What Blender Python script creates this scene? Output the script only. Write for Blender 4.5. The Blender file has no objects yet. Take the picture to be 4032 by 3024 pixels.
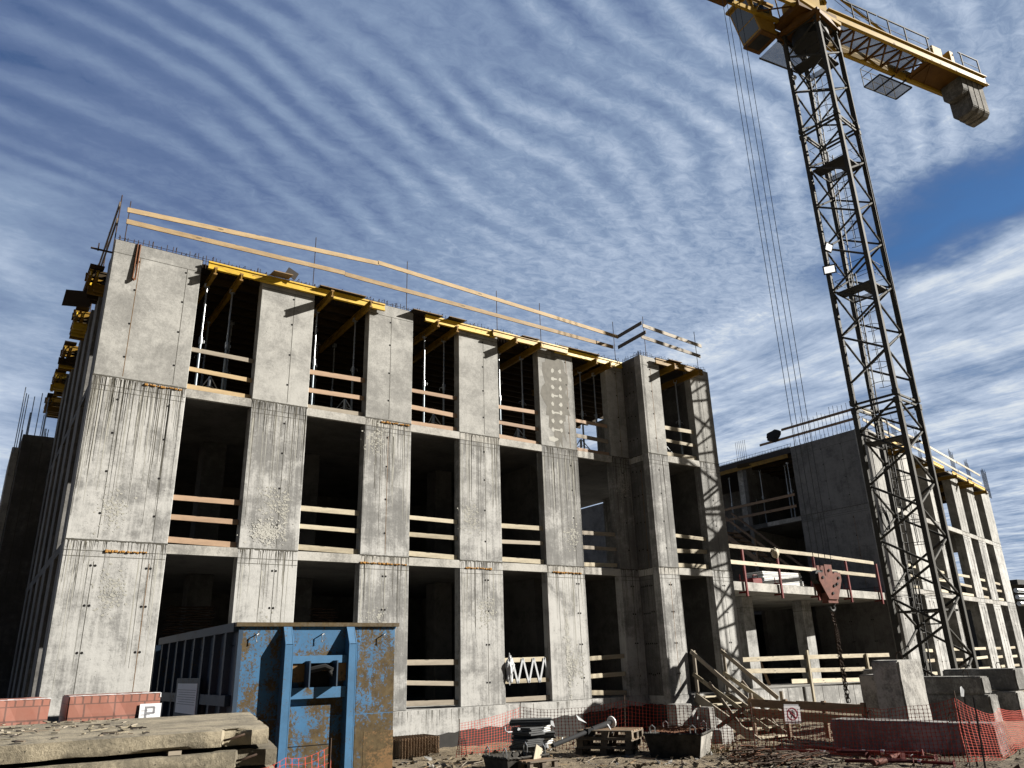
import bpy, bmesh, math, random
from mathutils import Vector, Matrix, noise
rnd = random.Random(7)
C = bpy.context.scene.collection
SC = bpy.context.scene
# ------------------------------------------------------------------ camera model
IW, IH, FPX, EYE = 4032.0, 3024.0, 3029.0, 1.65
XA = Vector((0.82719954, 0.17024859, 0.53549635))     # world X in camera axes (right, down, forward)
YA = Vector((-0.56119132, 0.29843385, 0.77201136))
ZA = Vector((-0.02837639, -0.93912334, 0.34240638))
def ray(px, py):
    v = Vector((px - IW/2, py - IH/2, FPX))
    return Vector((v.dot(XA), v.dot(YA), v.dot(ZA)))
def PY(px, py, y):
    r = ray(px, py); r = r*(y/r.y); r.z += EYE; return r
def PX(px, py, x):
    r = ray(px, py); r = r*(x/r.x); r.z += EYE; return r
def PZ(px, py, z):
    r = ray(px, py); r = r*((z-EYE)/r.z); r.z += EYE; return r
cam = bpy.data.cameras.new('camera'); co = bpy.data.objects.new('camera', cam); C.objects.link(co)
cam.sensor_fit = 'HORIZONTAL'; cam.sensor_width = 36; cam.lens = 36*FPX/IW
cam.clip_start = 0.1; cam.clip_end = 3000
right = Vector((XA.x, YA.x, ZA.x)); down = Vector((XA.y, YA.y, ZA.y)); fwd = Vector((XA.z, YA.z, ZA.z))
M = Matrix((right, -down, -fwd)).transposed().to_4x4(); M.translation = (0, 0, EYE)
co.matrix_world = M
SC.camera = co

# ------------------------------------------------------------------ materials
MT = {}
ALB = .62        # scales all tints to real-world reflectances
def nmat(name, rough=0.8, metal=0.0):
    m = bpy.data.materials.new(name); m.use_nodes = True
    nt = m.node_tree; b = nt.nodes['Principled BSDF']
    b.inputs['Roughness'].default_value = rough; b.inputs['Metallic'].default_value = metal
    MT[name] = m
    return m, nt, b
class NG:
    def __init__(s, nt): s.nt = nt
    def n(s, t, **kw):
        x = s.nt.nodes.new(t)
        for k, v in kw.items(): setattr(x, k, v)
        return x
    def l(s, a, b): s.nt.links.new(a, b)
    def pos(s):
        return s.n('ShaderNodeNewGeometry').outputs['Position']
    def mp(s, vec, scale=(1,1,1), loc=(0,0,0), rot=(0,0,0)):
        x = s.n('ShaderNodeMapping'); s.l(vec, x.inputs['Vector'])
        x.inputs['Scale'].default_value = scale; x.inputs['Location'].default_value = loc; x.inputs['Rotation'].default_value = rot
        return x.outputs[0]
    def noise(s, vec, scale, detail=4, rough=.6, dist=0):
        x = s.n('ShaderNodeTexNoise'); s.l(vec, x.inputs['Vector'])
        x.inputs['Scale'].default_value = scale; x.inputs['Detail'].default_value = detail
        x.inputs['Roughness'].default_value = rough; x.inputs['Distortion'].default_value = dist
        return x.outputs['Fac']
    def ramp(s, fac, stops):
        x = s.n('ShaderNodeValToRGB'); s.l(fac, x.inputs['Fac'])
        e = x.color_ramp.elements
        while len(e) < len(stops): e.new(0.5)
        for i, (p, c) in enumerate(stops):
            e[i].position = p; e[i].color = (c, c, c, 1) if not isinstance(c, (tuple, list)) else (*c, 1)
        return x.outputs['Color']
    def mix(s, fac, a, b, mode='MIX'):
        x = s.n('ShaderNodeMix', data_type='RGBA', blend_type=mode)
        for sock, v in ((x.inputs[0], fac), (x.inputs[6], a), (x.inputs[7], b)):
            if hasattr(v, 'links') or hasattr(v, 'is_output'): s.l(v, sock)
            else: sock.default_value = v if not isinstance(v, (tuple, list)) else ((*v, 1) if len(v) == 3 else v)
        return x.outputs[2]
    def m(s, op, a, b=None, c=None, clamp=False):
        x = s.n('ShaderNodeMath', operation=op); x.use_clamp = clamp
        for i, v in enumerate((a, b, c)):
            if v is None: continue
            if hasattr(v, 'is_output'): s.l(v, x.inputs[i])
            else: x.inputs[i].default_value = v
        return x.outputs[0]
    def bump(s, b, h, strength=.3, dist=.01):
        x = s.n('ShaderNodeBump'); s.l(h, x.inputs['Height'])
        x.inputs['Strength'].default_value = strength; x.inputs['Distance'].default_value = dist
        s.l(x.outputs[0], b.inputs['Normal'])
def concrete(name, lo, hi, streak=.35, grain=.18, warm=(1.0, .965, .88), bstr=.35, big=.55):
    lo *= ALB; hi *= ALB
    m, nt, b = nmat(name, .92); g = NG(nt); p = g.pos()
    oi = g.n('ShaderNodeObjectInfo')
    off = g.n('ShaderNodeVectorMath', operation='SCALE'); off.inputs[3].default_value = 40
    cmb = g.n('ShaderNodeCombineXYZ'); g.l(oi.outputs['Random'], cmb.inputs[0]); g.l(oi.outputs['Random'], cmb.inputs[2])
    g.l(cmb.outputs[0], off.inputs[0])
    add = g.n('ShaderNodeVectorMath', operation='ADD'); g.l(p, add.inputs[0]); g.l(off.outputs[0], add.inputs[1])
    p2 = add.outputs[0]
    n1 = g.noise(p2, big*2.0, 9, .66, .35)
    n2 = g.noise(g.mp(p2, (7, 7, .22)), 1.6, 5, .65)
    n3 = g.noise(p2, 22, 8, .78)
    n4 = g.noise(g.mp(p2, (.5, .5, 4.5)), 1.2, 4, .6)
    n5 = g.noise(p2, 5.5, 8, .74, .3)
    v = g.m('ADD', g.m('MULTIPLY', g.m('SUBTRACT', n1, .5), 2.0), .56)
    v = g.m('ADD', v, g.m('MULTIPLY', g.m('SUBTRACT', n2, .5), streak*1.6))
    v = g.m('ADD', v, g.m('MULTIPLY', g.m('SUBTRACT', n3, .5), grain*4.0))
    v = g.m('ADD', v, g.m('MULTIPLY', g.m('SUBTRACT', n5, .5), grain*4.5))
    v = g.m('ADD', v, g.m('MULTIPLY', g.m('SUBTRACT', n4, .5), .35))
    v = g.m('ADD', v, g.m('MULTIPLY', g.m('SUBTRACT', oi.outputs['Random'], .5), .38))
    c = g.ramp(v, [(0.12, tuple(lo*w*.75 for w in warm)), (.42, tuple(lo*w for w in warm)), (.78, tuple(hi*w for w in warm)), (1, tuple(min(.75, hi*1.12*w) for w in warm))])
    # air holes and pits
    vo = g.n('ShaderNodeTexVoronoi'); g.l(p2, vo.inputs['Vector']); vo.inputs['Scale'].default_value = 13
    pit = g.m('MULTIPLY', g.m('LESS_THAN', vo.outputs['Distance'], .09), g.m('GREATER_THAN', g.noise(p2, 1.7, 2), .53))
    c = g.mix(pit, c, tuple(lo*.35*w for w in warm))
    g.l(c, b.inputs['Base Color'])
    g.bump(b, g.m('ADD', n3, g.m('MULTIPLY', n1, 2)), bstr, .012)
    return m
concrete('concrete_old', .25, .51, .62, .17, (1, .99, .945))
concrete('concrete_fresh', .31, .46, .14, .22, (1, .985, .92))
concrete('concrete_slab', .30, .50, .25, .25)
concrete('concrete_shaded', .12, .20, .3, .2, (1, .97, .92))  # same concrete darkened, the shade of unlit walls put into its colour
concrete('concrete_inner_shaded', .06, .11, .2, .2, (1, .96, .88))  # indoor concrete, room shade painted in by a much darker colour
concrete('concrete_block', .20, .42, .3, .3, (1, .97, .9), .7)
concrete('counterweight', .13, .27, .3, .25, (1, .95, .84), .8)
concrete('road_slab', .19, .36, .06, .26, (1, .86, .60), 1.2, 1.0)
def flat(name, col, rough=.7, metal=0, var=.25, scale=6, bump=.0):
    k = ALB if max(col) < .7 else .8
    col = tuple(x*k for x in col)
    m, nt, b = nmat(name, rough, metal); g = NG(nt); p = g.pos()
    n = g.noise(p, scale, 6, .65)
    c = g.ramp(n, [(.25, tuple(x*(1-var) for x in col)), (.75, tuple(min(1, x*(1+var)) for x in col))])
    g.l(c, b.inputs['Base Color']); b.inputs['Specular IOR Level'].default_value = .22
    if bump: g.bump(b, n, bump, .01)
    return m
flat('seam', (.10, .095, .08), .9); flat('tie_hole', (.012, .012, .012), .95)
flat('drip', (.06, .055, .045), .9, var=.45, scale=9); flat('drip_light', (.15, .14, .115), .9, var=.4, scale=9)
flat('foam', (.42, .22, .06), .9, var=.5, scale=30); flat('rust_seam', (.20, .11, .04), .9)
flat('patch', (.54, .53, .48), .95, var=.12); flat('lime', (.46, .45, .40), .95, var=.2); flat('wet', (.20, .19, .165), .8, var=.3)
flat('steel_dark', (.03, .031, .03), .65, 0, .35, 4)
flat('mast_paint', (.052, .050, .042), .75, 0, .45, 3); flat('timber_shaded', (.045, .028, .009), .8, 0, .3, 3)  # joist timber darkened, shade under the deck put into its colour
flat('crane_yellow', (.47, .295, .030), .55, 0, .25, 1.5)
flat('crane_yellow_shaded', (.16, .075, .012), .65, 0, .3, 2)  # crane yellow darkened to paint shade on undersides and bracing
flat('rope', (.10, .10, .10), .5, .6)
flat('rubber', (.02, .02, .02), .8)
flat('white_paint', (.8, .8, .78), .5, 0, .06)
m_ = flat('lamp_face', (.85, .85, .83), .25, 0, .03); b_ = m_.node_tree.nodes['Principled BSDF']; b_.inputs['Emission Color'].default_value = (1, .98, .94, 1); b_.inputs['Emission Strength'].default_value = .4
flat('galv', (.52, .54, .55), .38, .75, .2, 8)
flat('prop_paint', (.33, .38, .42), .45, .35, .25, 8)
flat('rebar', (.075, .048, .033), .8, .3, .5, 12)
flat('rebar_red', (.16, .07, .035), .85, .1, .5, 12)
flat('ply_dark', (.035, .026, .02), .6, 0, .3, 3)
flat('ply_edge', (.28, .19, .10), .8)
flat('hook_red', (.17, .055, .036), .75, 0, .45, 7, .3); flat('grating', (.30, .31, .32), .7); MT['grating'].node_tree.nodes['Principled BSDF'].inputs['Alpha'].default_value = .5
flat('post_red', (.20, .022, .02), .5, 0, .3, 6)
flat('prop_red', (.13, .025, .022), .65, 0, .45, 6)
flat('paper', (.78, .78, .80), .8, 0, .05); flat('film', (.62, .64, .66), .45, 0, .15, 14); flat('mesh_rust', (.30, .20, .12), .85, 0, .45, 9)
flat('print_grey', (.30, .30, .32), .8); flat('print_red', (.42, .012, .05), .6); flat('print_black', (.02, .02, .02), .7)
flat('mesh_orange', (.46, .05, .025), .6, 0, .25, 3)
flat('grey_plank', (.09, .093, .095), .75, 0, .35, 6); flat('plank_end', (.72, .72, .69), .8)
flat('tub_steel', (.055, .05, .042), .75, .2, .8, 7, .6); flat('tub_sunlit', (.40, .38, .34), .85, .1, .4, 4, .5)  # second tub colour paints sunlight onto one wall
flat('pipe_grey', (.022, .023, .025), .85)
flat('tar', (.045, .043, .04), .85, 0, .5, 2)
flat('soffit_dark', (.2, .19, .17), .95)
flat('blue_cabin', (.03, .10, .28), .5)
flat('cab_side', (.40, .235, .035), .55)
m, nt, b = nmat('cab_glass', .06); b.inputs['Base Color'].default_value = (.012, .016, .022, 1); b.inputs['Specular IOR Level'].default_value = .55
def wood(name, lo, hi, grey=.0):
    lo = tuple(x*ALB for x in lo); hi = tuple(x*ALB for x in hi)
    m, nt, b = nmat(name, .75); g = NG(nt)
    tc = g.n('ShaderNodeTexCoord').outputs['Object']; oi = g.n('ShaderNodeObjectInfo')
    sep = g.n('ShaderNodeSeparateXYZ'); g.l(tc, sep.inputs[0])
    n = g.noise(g.mp(tc, (1.2, 26, 26)), 1, 6, .65, 1.2)
    n2 = g.noise(tc, 1.1, 3, .6)
    kn = g.n('ShaderNodeTexVoronoi'); g.l(g.mp(tc, (1.6, 5, 5)), kn.inputs['Vector']); kn.inputs['Scale'].default_value = 1.0
    n5 = g.noise(g.mp(tc, (3.5, 9, 9)), 1, 6, .75)
    v = g.m('ADD', g.m('ADD', g.m('MULTIPLY', n, .75), g.m('MULTIPLY', n2, .35)), g.m('MULTIPLY', g.m('SUBTRACT', n5, .5), .9))
    v = g.m('ADD', v, g.m('MULTIPLY', g.m('SUBTRACT', oi.outputs['Random'], .5), .45))
    c = g.ramp(v, [(.22, lo), (.8, hi)])
    k = g.m('LESS_THAN', kn.outputs['Distance'], .12)
    c = g.mix(g.m('MULTIPLY', k, .75), c, tuple(x*.4 for x in lo))
    g.l(c, b.inputs['Base Color']); g.bump(b, n, .15, .004)
    return m
wood('board_new', (.30, .20, .095), (.58, .42, .22)); wood('board_pale', (.30, .25, .165), (.64, .56, .40))
wood('board_brown', (.14, .085, .045), (.30, .19, .105)); wood('board_pink', (.30, .19, .115), (.50, .33, .205))
wood('board_old', (.10, .075, .05), (.22, .17, .115)); wood('board_grey', (.24, .20, .15), (.44, .38, .29))
# yellow shuttering beam
m, nt, b = nmat('beam_yellow', .5); g = NG(nt); p = g.pos(); oi = g.n('ShaderNodeObjectInfo')
n = g.noise(g.mp(p, (1, 1, 3)), 3, 6, .7)
v = g.m('ADD', n, g.m('MULTIPLY', g.m('SUBTRACT', oi.outputs['Random'], .5), .35))
g.l(g.ramp(v, [(.25, (.10, .045, .006)), (.4, (.42, .26, .008)), (.8, (.58, .39, .02))]), b.inputs['Base Color'])
flat('beam_shaded', (.26, .145, .012), .6, 0, .35, 3)  # beam yellow darkened, shade painted into cross beams and bundles
flat('beam_end', (.30, .17, .05), .8)
# blue container paint with rust
def rusty(name, paint, amount):
    paint = tuple(x*ALB for x in paint)
    m, nt, b = nmat(name, .5); g = NG(nt); p = g.pos()
    n1 = g.noise(p, 1.7, 10, .76, .3); n2 = g.noise(p, 30, 9, .8); n3 = g.noise(g.mp(p, (2.2, 2.2, .55)), 2.2, 5, .6)
    v = g.m('ADD', g.m('ADD', g.m('MULTIPLY', n1, .40), g.m('MULTIPLY', n2, .40)), g.m('MULTIPLY', n3, .20))
    f = g.ramp(v, [(amount, 0), (amount+.022, 1)])
    pc = g.ramp(g.noise(p, 2.5, 5, .7), [(.3, tuple(x*.8 for x in paint)), (.7, tuple(x*1.2 for x in paint))])
    rc = g.ramp(g.noise(p, 9, 6, .7), [(.25, (.030, .020, .009)), (.55, (.070, .050, .024)), (.85, (.115, .088, .046))])
    g.l(g.mix(f, pc, rc), b.inputs['Base Color'])
    g.l(g.ramp(f, [(0, .62), (1, .95)]), b.inputs['Roughness']); b.inputs['Specular IOR Level'].default_value = .25
    g.bump(b, v, .15, .01)
    return m
rusty('blue_rust', (.042, .145, .285), .492); rusty('blue_rusty', (.045, .145, .28), .468); rusty('blue_clean', (.05, .155, .295), .54); rusty('blue_shaded', (.026, .052, .09), .55)  # last blue is the same paint darkened for the shaded side
rusty('rust_plate', (.20, .11, .04), .50)
# brick-printed wrap
m, nt, b = nmat('brick_wrap', .55); g = NG(nt); tc = g.n('ShaderNodeTexCoord').outputs['Object']
sp = g.n('ShaderNodeSeparateXYZ'); g.l(tc, sp.inputs[0])
cb = g.n('ShaderNodeCombineXYZ'); g.l(g.m('ADD', sp.outputs[0], sp.outputs[1]), cb.inputs[0]); zs = g.m('ADD', sp.outputs[2], .84); g.l(zs, cb.inputs[1])
def brk(w, h, off, sx):
    x = g.n('ShaderNodeTexBrick'); g.l(cb.outputs[0], x.inputs['Vector']); x.offset = off
    x.inputs['Scale'].default_value = 1; x.inputs['Brick Width'].default_value = w; x.inputs['Row Height'].default_value = h
    x.inputs['Mortar Size'].default_value = .011; x.inputs['Mortar Smooth'].default_value = .3; x.inputs['Color1'].default_value = (.22, .075, .05, 1); x.inputs['Color2'].default_value = (.26, .095, .062, 1)
    x.inputs['Mortar'].default_value = (.08, .03, .022, 1); return x.outputs[0]
ba = brk(.085, .25, 0, 1); bb = brk(.32, .25, .5, 1)
fr = g.m('FRACT', g.m('DIVIDE', zs, .25)); rowsel = g.m('GREATER_THAN', fr, .6)
joint = g.m('LESS_THAN', g.m('ABSOLUTE', g.m('SUBTRACT', fr, .6)), .022)
bc = g.mix(joint, g.mix(rowsel, bb, ba), (.08, .03, .022)); g.l(g.mix(g.m('MULTIPLY', g.noise(tc, 9, 4), .35), bc, (.34, .22, .18)), b.inputs['Base Color'])
# ground
m, nt, b = nmat('soil', .95); g = NG(nt); p = g.pos()
n1 = g.noise(p, .5, 6, .7); n2 = g.noise(p, 7, 8, .75); n3 = g.noise(p, 40, 5, .8)
v = g.m('ADD', g.m('ADD', g.m('MULTIPLY', n1, .5), g.m('MULTIPLY', n2, .5)), g.m('MULTIPLY', n3, .35))
g.l(g.ramp(v, [(.42, (.022, .017, .011)), (.60, (.075, .057, .035)), (.80, (.24, .19, .12))]), b.inputs['Base Color'])
g.bump(b, g.m('ADD', n2, g.m('MULTIPLY', n3, .6)), .9, .06)

# ------------------------------------------------------------------ mesh builder
ORG = {}
class MB:
    def __init__(s, xf=None): s.v = []; s.f = []; s.mi = []; s.mats = []; s.xf = xf; s.sm = []
    def mat(s, n):
        if n not in s.mats: s.mats.append(n)
        return s.mats.index(n)
    def add(s, vs, fs, mat, smooth=False):
        o = len(s.v); k = s.mat(mat)
        s.v += [s.xf @ Vector(v) if s.xf else Vector(v) for v in vs]
        for f in fs: s.f.append([i+o for i in f]); s.mi.append(k); s.sm.append(smooth)
        return s
    def box(s, x0, x1, y0, y1, z0, z1, mat):
        return s.add([(x0,y0,z0),(x1,y0,z0),(x1,y1,z0),(x0,y1,z0),(x0,y0,z1),(x1,y0,z1),(x1,y1,z1),(x0,y1,z1)],
            [(0,3,2,1),(4,5,6,7),(0,1,5,4),(1,2,6,5),(2,3,7,6),(3,0,4,7)], mat)
    def cbox(s, x0, x1, y0, y1, z0, z1, mat, c=.015):    # chamfered box
        bm = bmesh.new(); bmesh.ops.create_cube(bm, size=1)
        for v in bm.verts:
            v.co = Vector(((x0+x1)/2+v.co.x*(x1-x0), (y0+y1)/2+v.co.y*(y1-y0), (z0+z1)/2+v.co.z*(z1-z0)))
        bmesh.ops.bevel(bm, geom=bm.edges[:]+bm.verts[:], offset=c, segments=1, affect='EDGES', profile=.5)
        return s.bm(bm, mat)
    def bm(s, bm, mat, smooth=False):
        bm.verts.index_update()
        s.add([v.co.copy() for v in bm.verts], [[v.index for v in f.verts] for f in bm.faces], mat, smooth); bm.free(); return s
    def frame(s, p, q, up=(0,0,1)):
        d = (Vector(q)-Vector(p)).normalized(); u = Vector(up)
        if abs(d.dot(u)) > .98: u = Vector((1,0,0)) if abs(d.x) < .9 else Vector((0,1,0))
        r = d.cross(u).normalized(); u = r.cross(d).normalized(); return d, r, u
    def bar(s, p, q, w, h, mat, up=(0,0,1)):
        p = Vector(p); q = Vector(q); d, r, u = s.frame(p, q, up); a = r*w/2; b = u*h/2
        vs = [p-a-b, p+a-b, p+a+b, p-a+b, q-a-b, q+a-b, q+a+b, q-a+b]
        return s.add(vs, [(0,1,2,3),(7,6,5,4),(0,4,5,1),(1,5,6,2),(2,6,7,3),(3,7,4,0)], mat)
    def tube(s, pts, rad, mat, n=6, cap=True):
        pts = [Vector(p) for p in pts]; rings = []
        for i, p in enumerate(pts):
            a = pts[max(0, i-1)]; b2 = pts[min(len(pts)-1, i+1)]
            d, r, u = s.frame(a, b2)
            R = rad[i] if isinstance(rad, (list, tuple)) else rad
            rings.append([p + (r*math.cos(2*math.pi*k/n)+u*math.sin(2*math.pi*k/n))*R for k in range(n)])
        vs = [v for rg in rings for v in rg]; fs = []
        for i in range(len(pts)-1):
            for k in range(n):
                fs.append((i*n+k, (i+1)*n+k, (i+1)*n+(k+1) % n, i*n+(k+1) % n))
        if cap: fs.append(tuple(range(n))); fs.append(tuple((len(pts)-1)*n+k for k in reversed(range(n))))
        return s.add(vs, fs, mat, n > 5)
    def prism(s, pts, z0, z1, mat):     # outline in xy
        n = len(pts); vs = [(x, y, z0) for x, y in pts]+[(x, y, z1) for x, y in pts]
        return s.add(vs, [tuple(reversed(range(n))), tuple(range(n, 2*n))]+[(i, (i+1) % n, n+(i+1) % n, n+i) for i in range(n)], mat)
    def quad(s, a, b, c, d, mat): return s.add([a, b, c, d], [(0,1,2,3)], mat)
    def build(s, name, parent=None, org=None):
        me = bpy.data.meshes.new(name)
        o = bpy.data.objects.new(name, me); C.objects.link(o)
        if parent is not None:
            o.parent = parent; base = ORG[parent.name]
        else:
            base = Vector(org) if org is not None else Vector((0,0,0)); o.location = base
            if org is None and s.v:
                base = sum(s.v, Vector())/len(s.v); base.z = min(v.z for v in s.v); o.location = base
        ORG[o.name] = base
        me.from_pydata([v-base for v in s.v], [], s.f); 
        for n in s.mats: me.materials.append(MT[n])
        me.polygons.foreach_set('material_index', s.mi); me.polygons.foreach_set('use_smooth', s.sm)
        me.update()
        if any(s.sm): me.set_sharp_from_angle(angle=.75)
        return o
def tag(o, label, cat, group=None, kind=None):
    o['label'] = label; o['category'] = cat
    if group: o['group'] = group
    if kind: o['kind'] = kind
    return o
def empty(name, loc, label, cat, group=None):
    o = bpy.data.objects.new(name, None); C.objects.link(o); o.location = loc; o.empty_display_size = .2
    ORG[o.name] = Vector(loc); return tag(o, label, cat, group)
def structure(o): o['kind'] = 'structure'; return o
def copy_thing(src, loc, label, rz=0, sub=True):
    r = src.copy(); C.objects.link(r); r.location = loc; r.rotation_euler = (0, 0, rz); r['label'] = label
    for ch in src.children:
        c = ch.copy(); C.objects.link(c); c.parent = r
        for gch in ch.children:
            d = gch.copy(); C.objects.link(d); d.parent = c
    ORG[r.name] = Vector(loc)
    return r
def board(name, p, q, h, t, mat, parent=None, side=(0,-1,0), jit=0):
    # a plank whose own x axis runs along its length, so the grain follows it
    p = Vector(p); q = Vector(q); d = (q-p); L = d.length; d.normalize()
    y = Vector(side); y = (y-d*y.dot(d)).normalized(); z = d.cross(y).normalized()
    mb = MB(); mb.cbox(-L/2, L/2, -t/2, t/2, -h/2, h/2, mat, .004)
    me = bpy.data.meshes.new(name)
    me.from_pydata(mb.v, [], mb.f); me.materials.append(MT[mat]); me.update()
    o = bpy.data.objects.new(name, me); C.objects.link(o)
    R = Matrix((d, y, z)).transposed().to_4x4()
    c = (p+q)/2
    if parent is not None: o.parent = parent; R.translation = c-ORG[parent.name]
    else: R.translation = c
    o.matrix_local = R if parent is not None else o.matrix_local
    if parent is None: o.matrix_world = R
    ORG[o.name] = c
    return o
# ------------------------------------------------------------------ main building
F1, F2, F3, F4 = 0.68, 4.30, 7.86, 11.22
Y0 = 18.0; XL = 1.385; XB0, XB1, YB = 17.05, 20.35, 17.1
PIERS = [(XL, 3.325), (4.82, 6.21), (7.77, 9.12), (10.62, 11.99), (13.5, 14.9), (16.3, 17.2)]
BP = [(17.05, 17.92), (19.38, 20.35)]
OPEN = [(3.325, 4.82), (6.21, 7.77), (9.12, 10.62), (11.99, 13.5), (14.9, 16.3)]
bld = empty('concrete_building', (XL, Y0, 0), 'unfinished grey concrete building of three storeys filling the middle of the picture', 'building')
def face_details(mb, x0, x1, y, z0, z1, level, seams, drips=0, holes=True, topline=.33, dark='drip'):
    # marks cast or run into the front (-y) face: joints, tie holes, run-off stains
    w = x1-x0
    for sx in seams:
        x = x0+w*sx; k = 'rust_seam' if rnd.random() < .10 else 'seam'
        mb.box(x-.006, x+.006, y-.002, y+.01, z0+.05, z1-topline-(.1 if level < 3 else 0), k)
        if holes:
            for t in (.16, .40, .64, .86):
                zz = z0+(z1-z0)*t+rnd.uniform(-.03, .03)
                for dx in ((-.05, .035) if level == 1 else (-.03,)):
                    r = .027; vs = [(x+dx+r*math.cos(a*math.pi/4), y-.003, zz+r*math.sin(a*math.pi/4)) for a in range(8)]
                    mb.add(vs, [tuple(range(8))], 'tie_hole')
    if topline: mb.box(x0+.01, x1-.01, y-.002, y+.01, z1-topline-.008, z1-topline+.004, 'seam')
    if level < 3:
        mb.box(x0+.01, x1-.01, y-.002, y+.01, z1-.225, z1-.212, 'seam')
        n = int(w/.03)
        vs = []; fs = []
        for i in range(n+1):        # ragged cold joint on top
            x = x0+w*i/n; vs += [(x, y-.0035, z1+rnd.uniform(-.035, -.005)), (x, y-.0035, z1+rnd.uniform(0, .02))]
        for i in range(n): fs.append((2*i, 2*i+2, 2*i+3, 2*i+1))
        mb.add(vs, fs, 'seam')
    for i in range(drips):
        x = x0+w*rnd.uniform(.01, .99); top = z1-rnd.uniform(0, .05); L = rnd.choice((.2, .3, .45, .7, 1.1, 1.6, 2.6))*rnd.uniform(.6, 1.3)
        L = min(L, z1-z0-.1); ww = rnd.uniform(.006, .018); seg = 8; vs = []; fs = []; dx = 0
        for j in range(seg+1):
            t = j/seg; dx += rnd.uniform(-.004, .004); h = ww*(1-t*.7)*rnd.uniform(.7, 1.2)
            vs += [(x+dx-h/2, y-.0025, top-L*t), (x+dx+h/2, y-.0025, top-L*t)]
        for j in range(seg): fs.append((2*j, 2*j+2, 2*j+3, 2*j+1))
        mb.add(vs, fs, rnd.choice((dark, 'drip_light', 'drip_light')))
def foam_line(mb, x0, x1, y, z):
    x = x0
    while x < x1:
        w = rnd.uniform(.03, .08); d = rnd.uniform(.015, .04)
        mb.cbox(x, x+w, y-d, y+.01, z-rnd.uniform(.02, .05), z+rnd.uniform(.0, .02), 'foam', .01); x += w*rnd.uniform(.8, 1.5)
def blotch(mb, cx, cz, rx, rz, y, mat, n=22):
    vs = [(cx, y, cz)]
    for k in range(n):
        a = 2*math.pi*k/n; q = rnd.uniform(.65, 1.15)
        vs.append((cx+rx*q*math.cos(a), y, cz+rz*q*math.sin(a)))
    mb.add(vs, [(0, 1+k, 1+(k+1) % n) for k in range(n)], mat)
def splash(mb, cx, cz, rx, rz, y, mat, n=130):
    # grout splash made of many small specks, dense in the middle
    for k in range(n*3):
        x = cx+rnd.gauss(0, .42)*rx; z = cz+rnd.gauss(0, .42)*rz; q = rnd.choice((.006, .008, .012, .016, .024))
        e = rnd.uniform(.6, 1.8); m = 7; a0 = rnd.random()
        mb.add([(x+q*e*rnd.uniform(.6, 1.2)*math.cos(a0+6.283*i/m), y-.00001*k, z+q*rnd.uniform(.6, 1.2)*math.sin(a0+6.283*i/m)) for i in range(m)], [tuple(range(m))], mat)
def wash(mb, x0, x1, z0, z1, y, n):
    # pale lime streaks running down from the joint
    for k in range(n):
        x = rnd.uniform(x0+.02, x1-.06); w = rnd.uniform(.006, .03); t = z1-rnd.uniform(.0, .5); L = min(rnd.uniform(.3, 2.6), t-z0-.1); dx = 0; vs = []
        for s in range(9):
            h = w*(1-.6*s/8)*rnd.uniform(.6, 1.2); dx += rnd.uniform(-.005, .005); vs += [(x+dx, y-.0018, t-L*s/8), (x+dx+h, y-.0018, t-L*s/8)]
        mb.add(vs, [(2*s, 2*s+2, 2*s+3, 2*s+1) for s in range(8)], rnd.choice(('patch', 'lime', 'lime')))
LV = [(1, F1, F2), (2, F2, F3), (3, F3, F4)]
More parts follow.
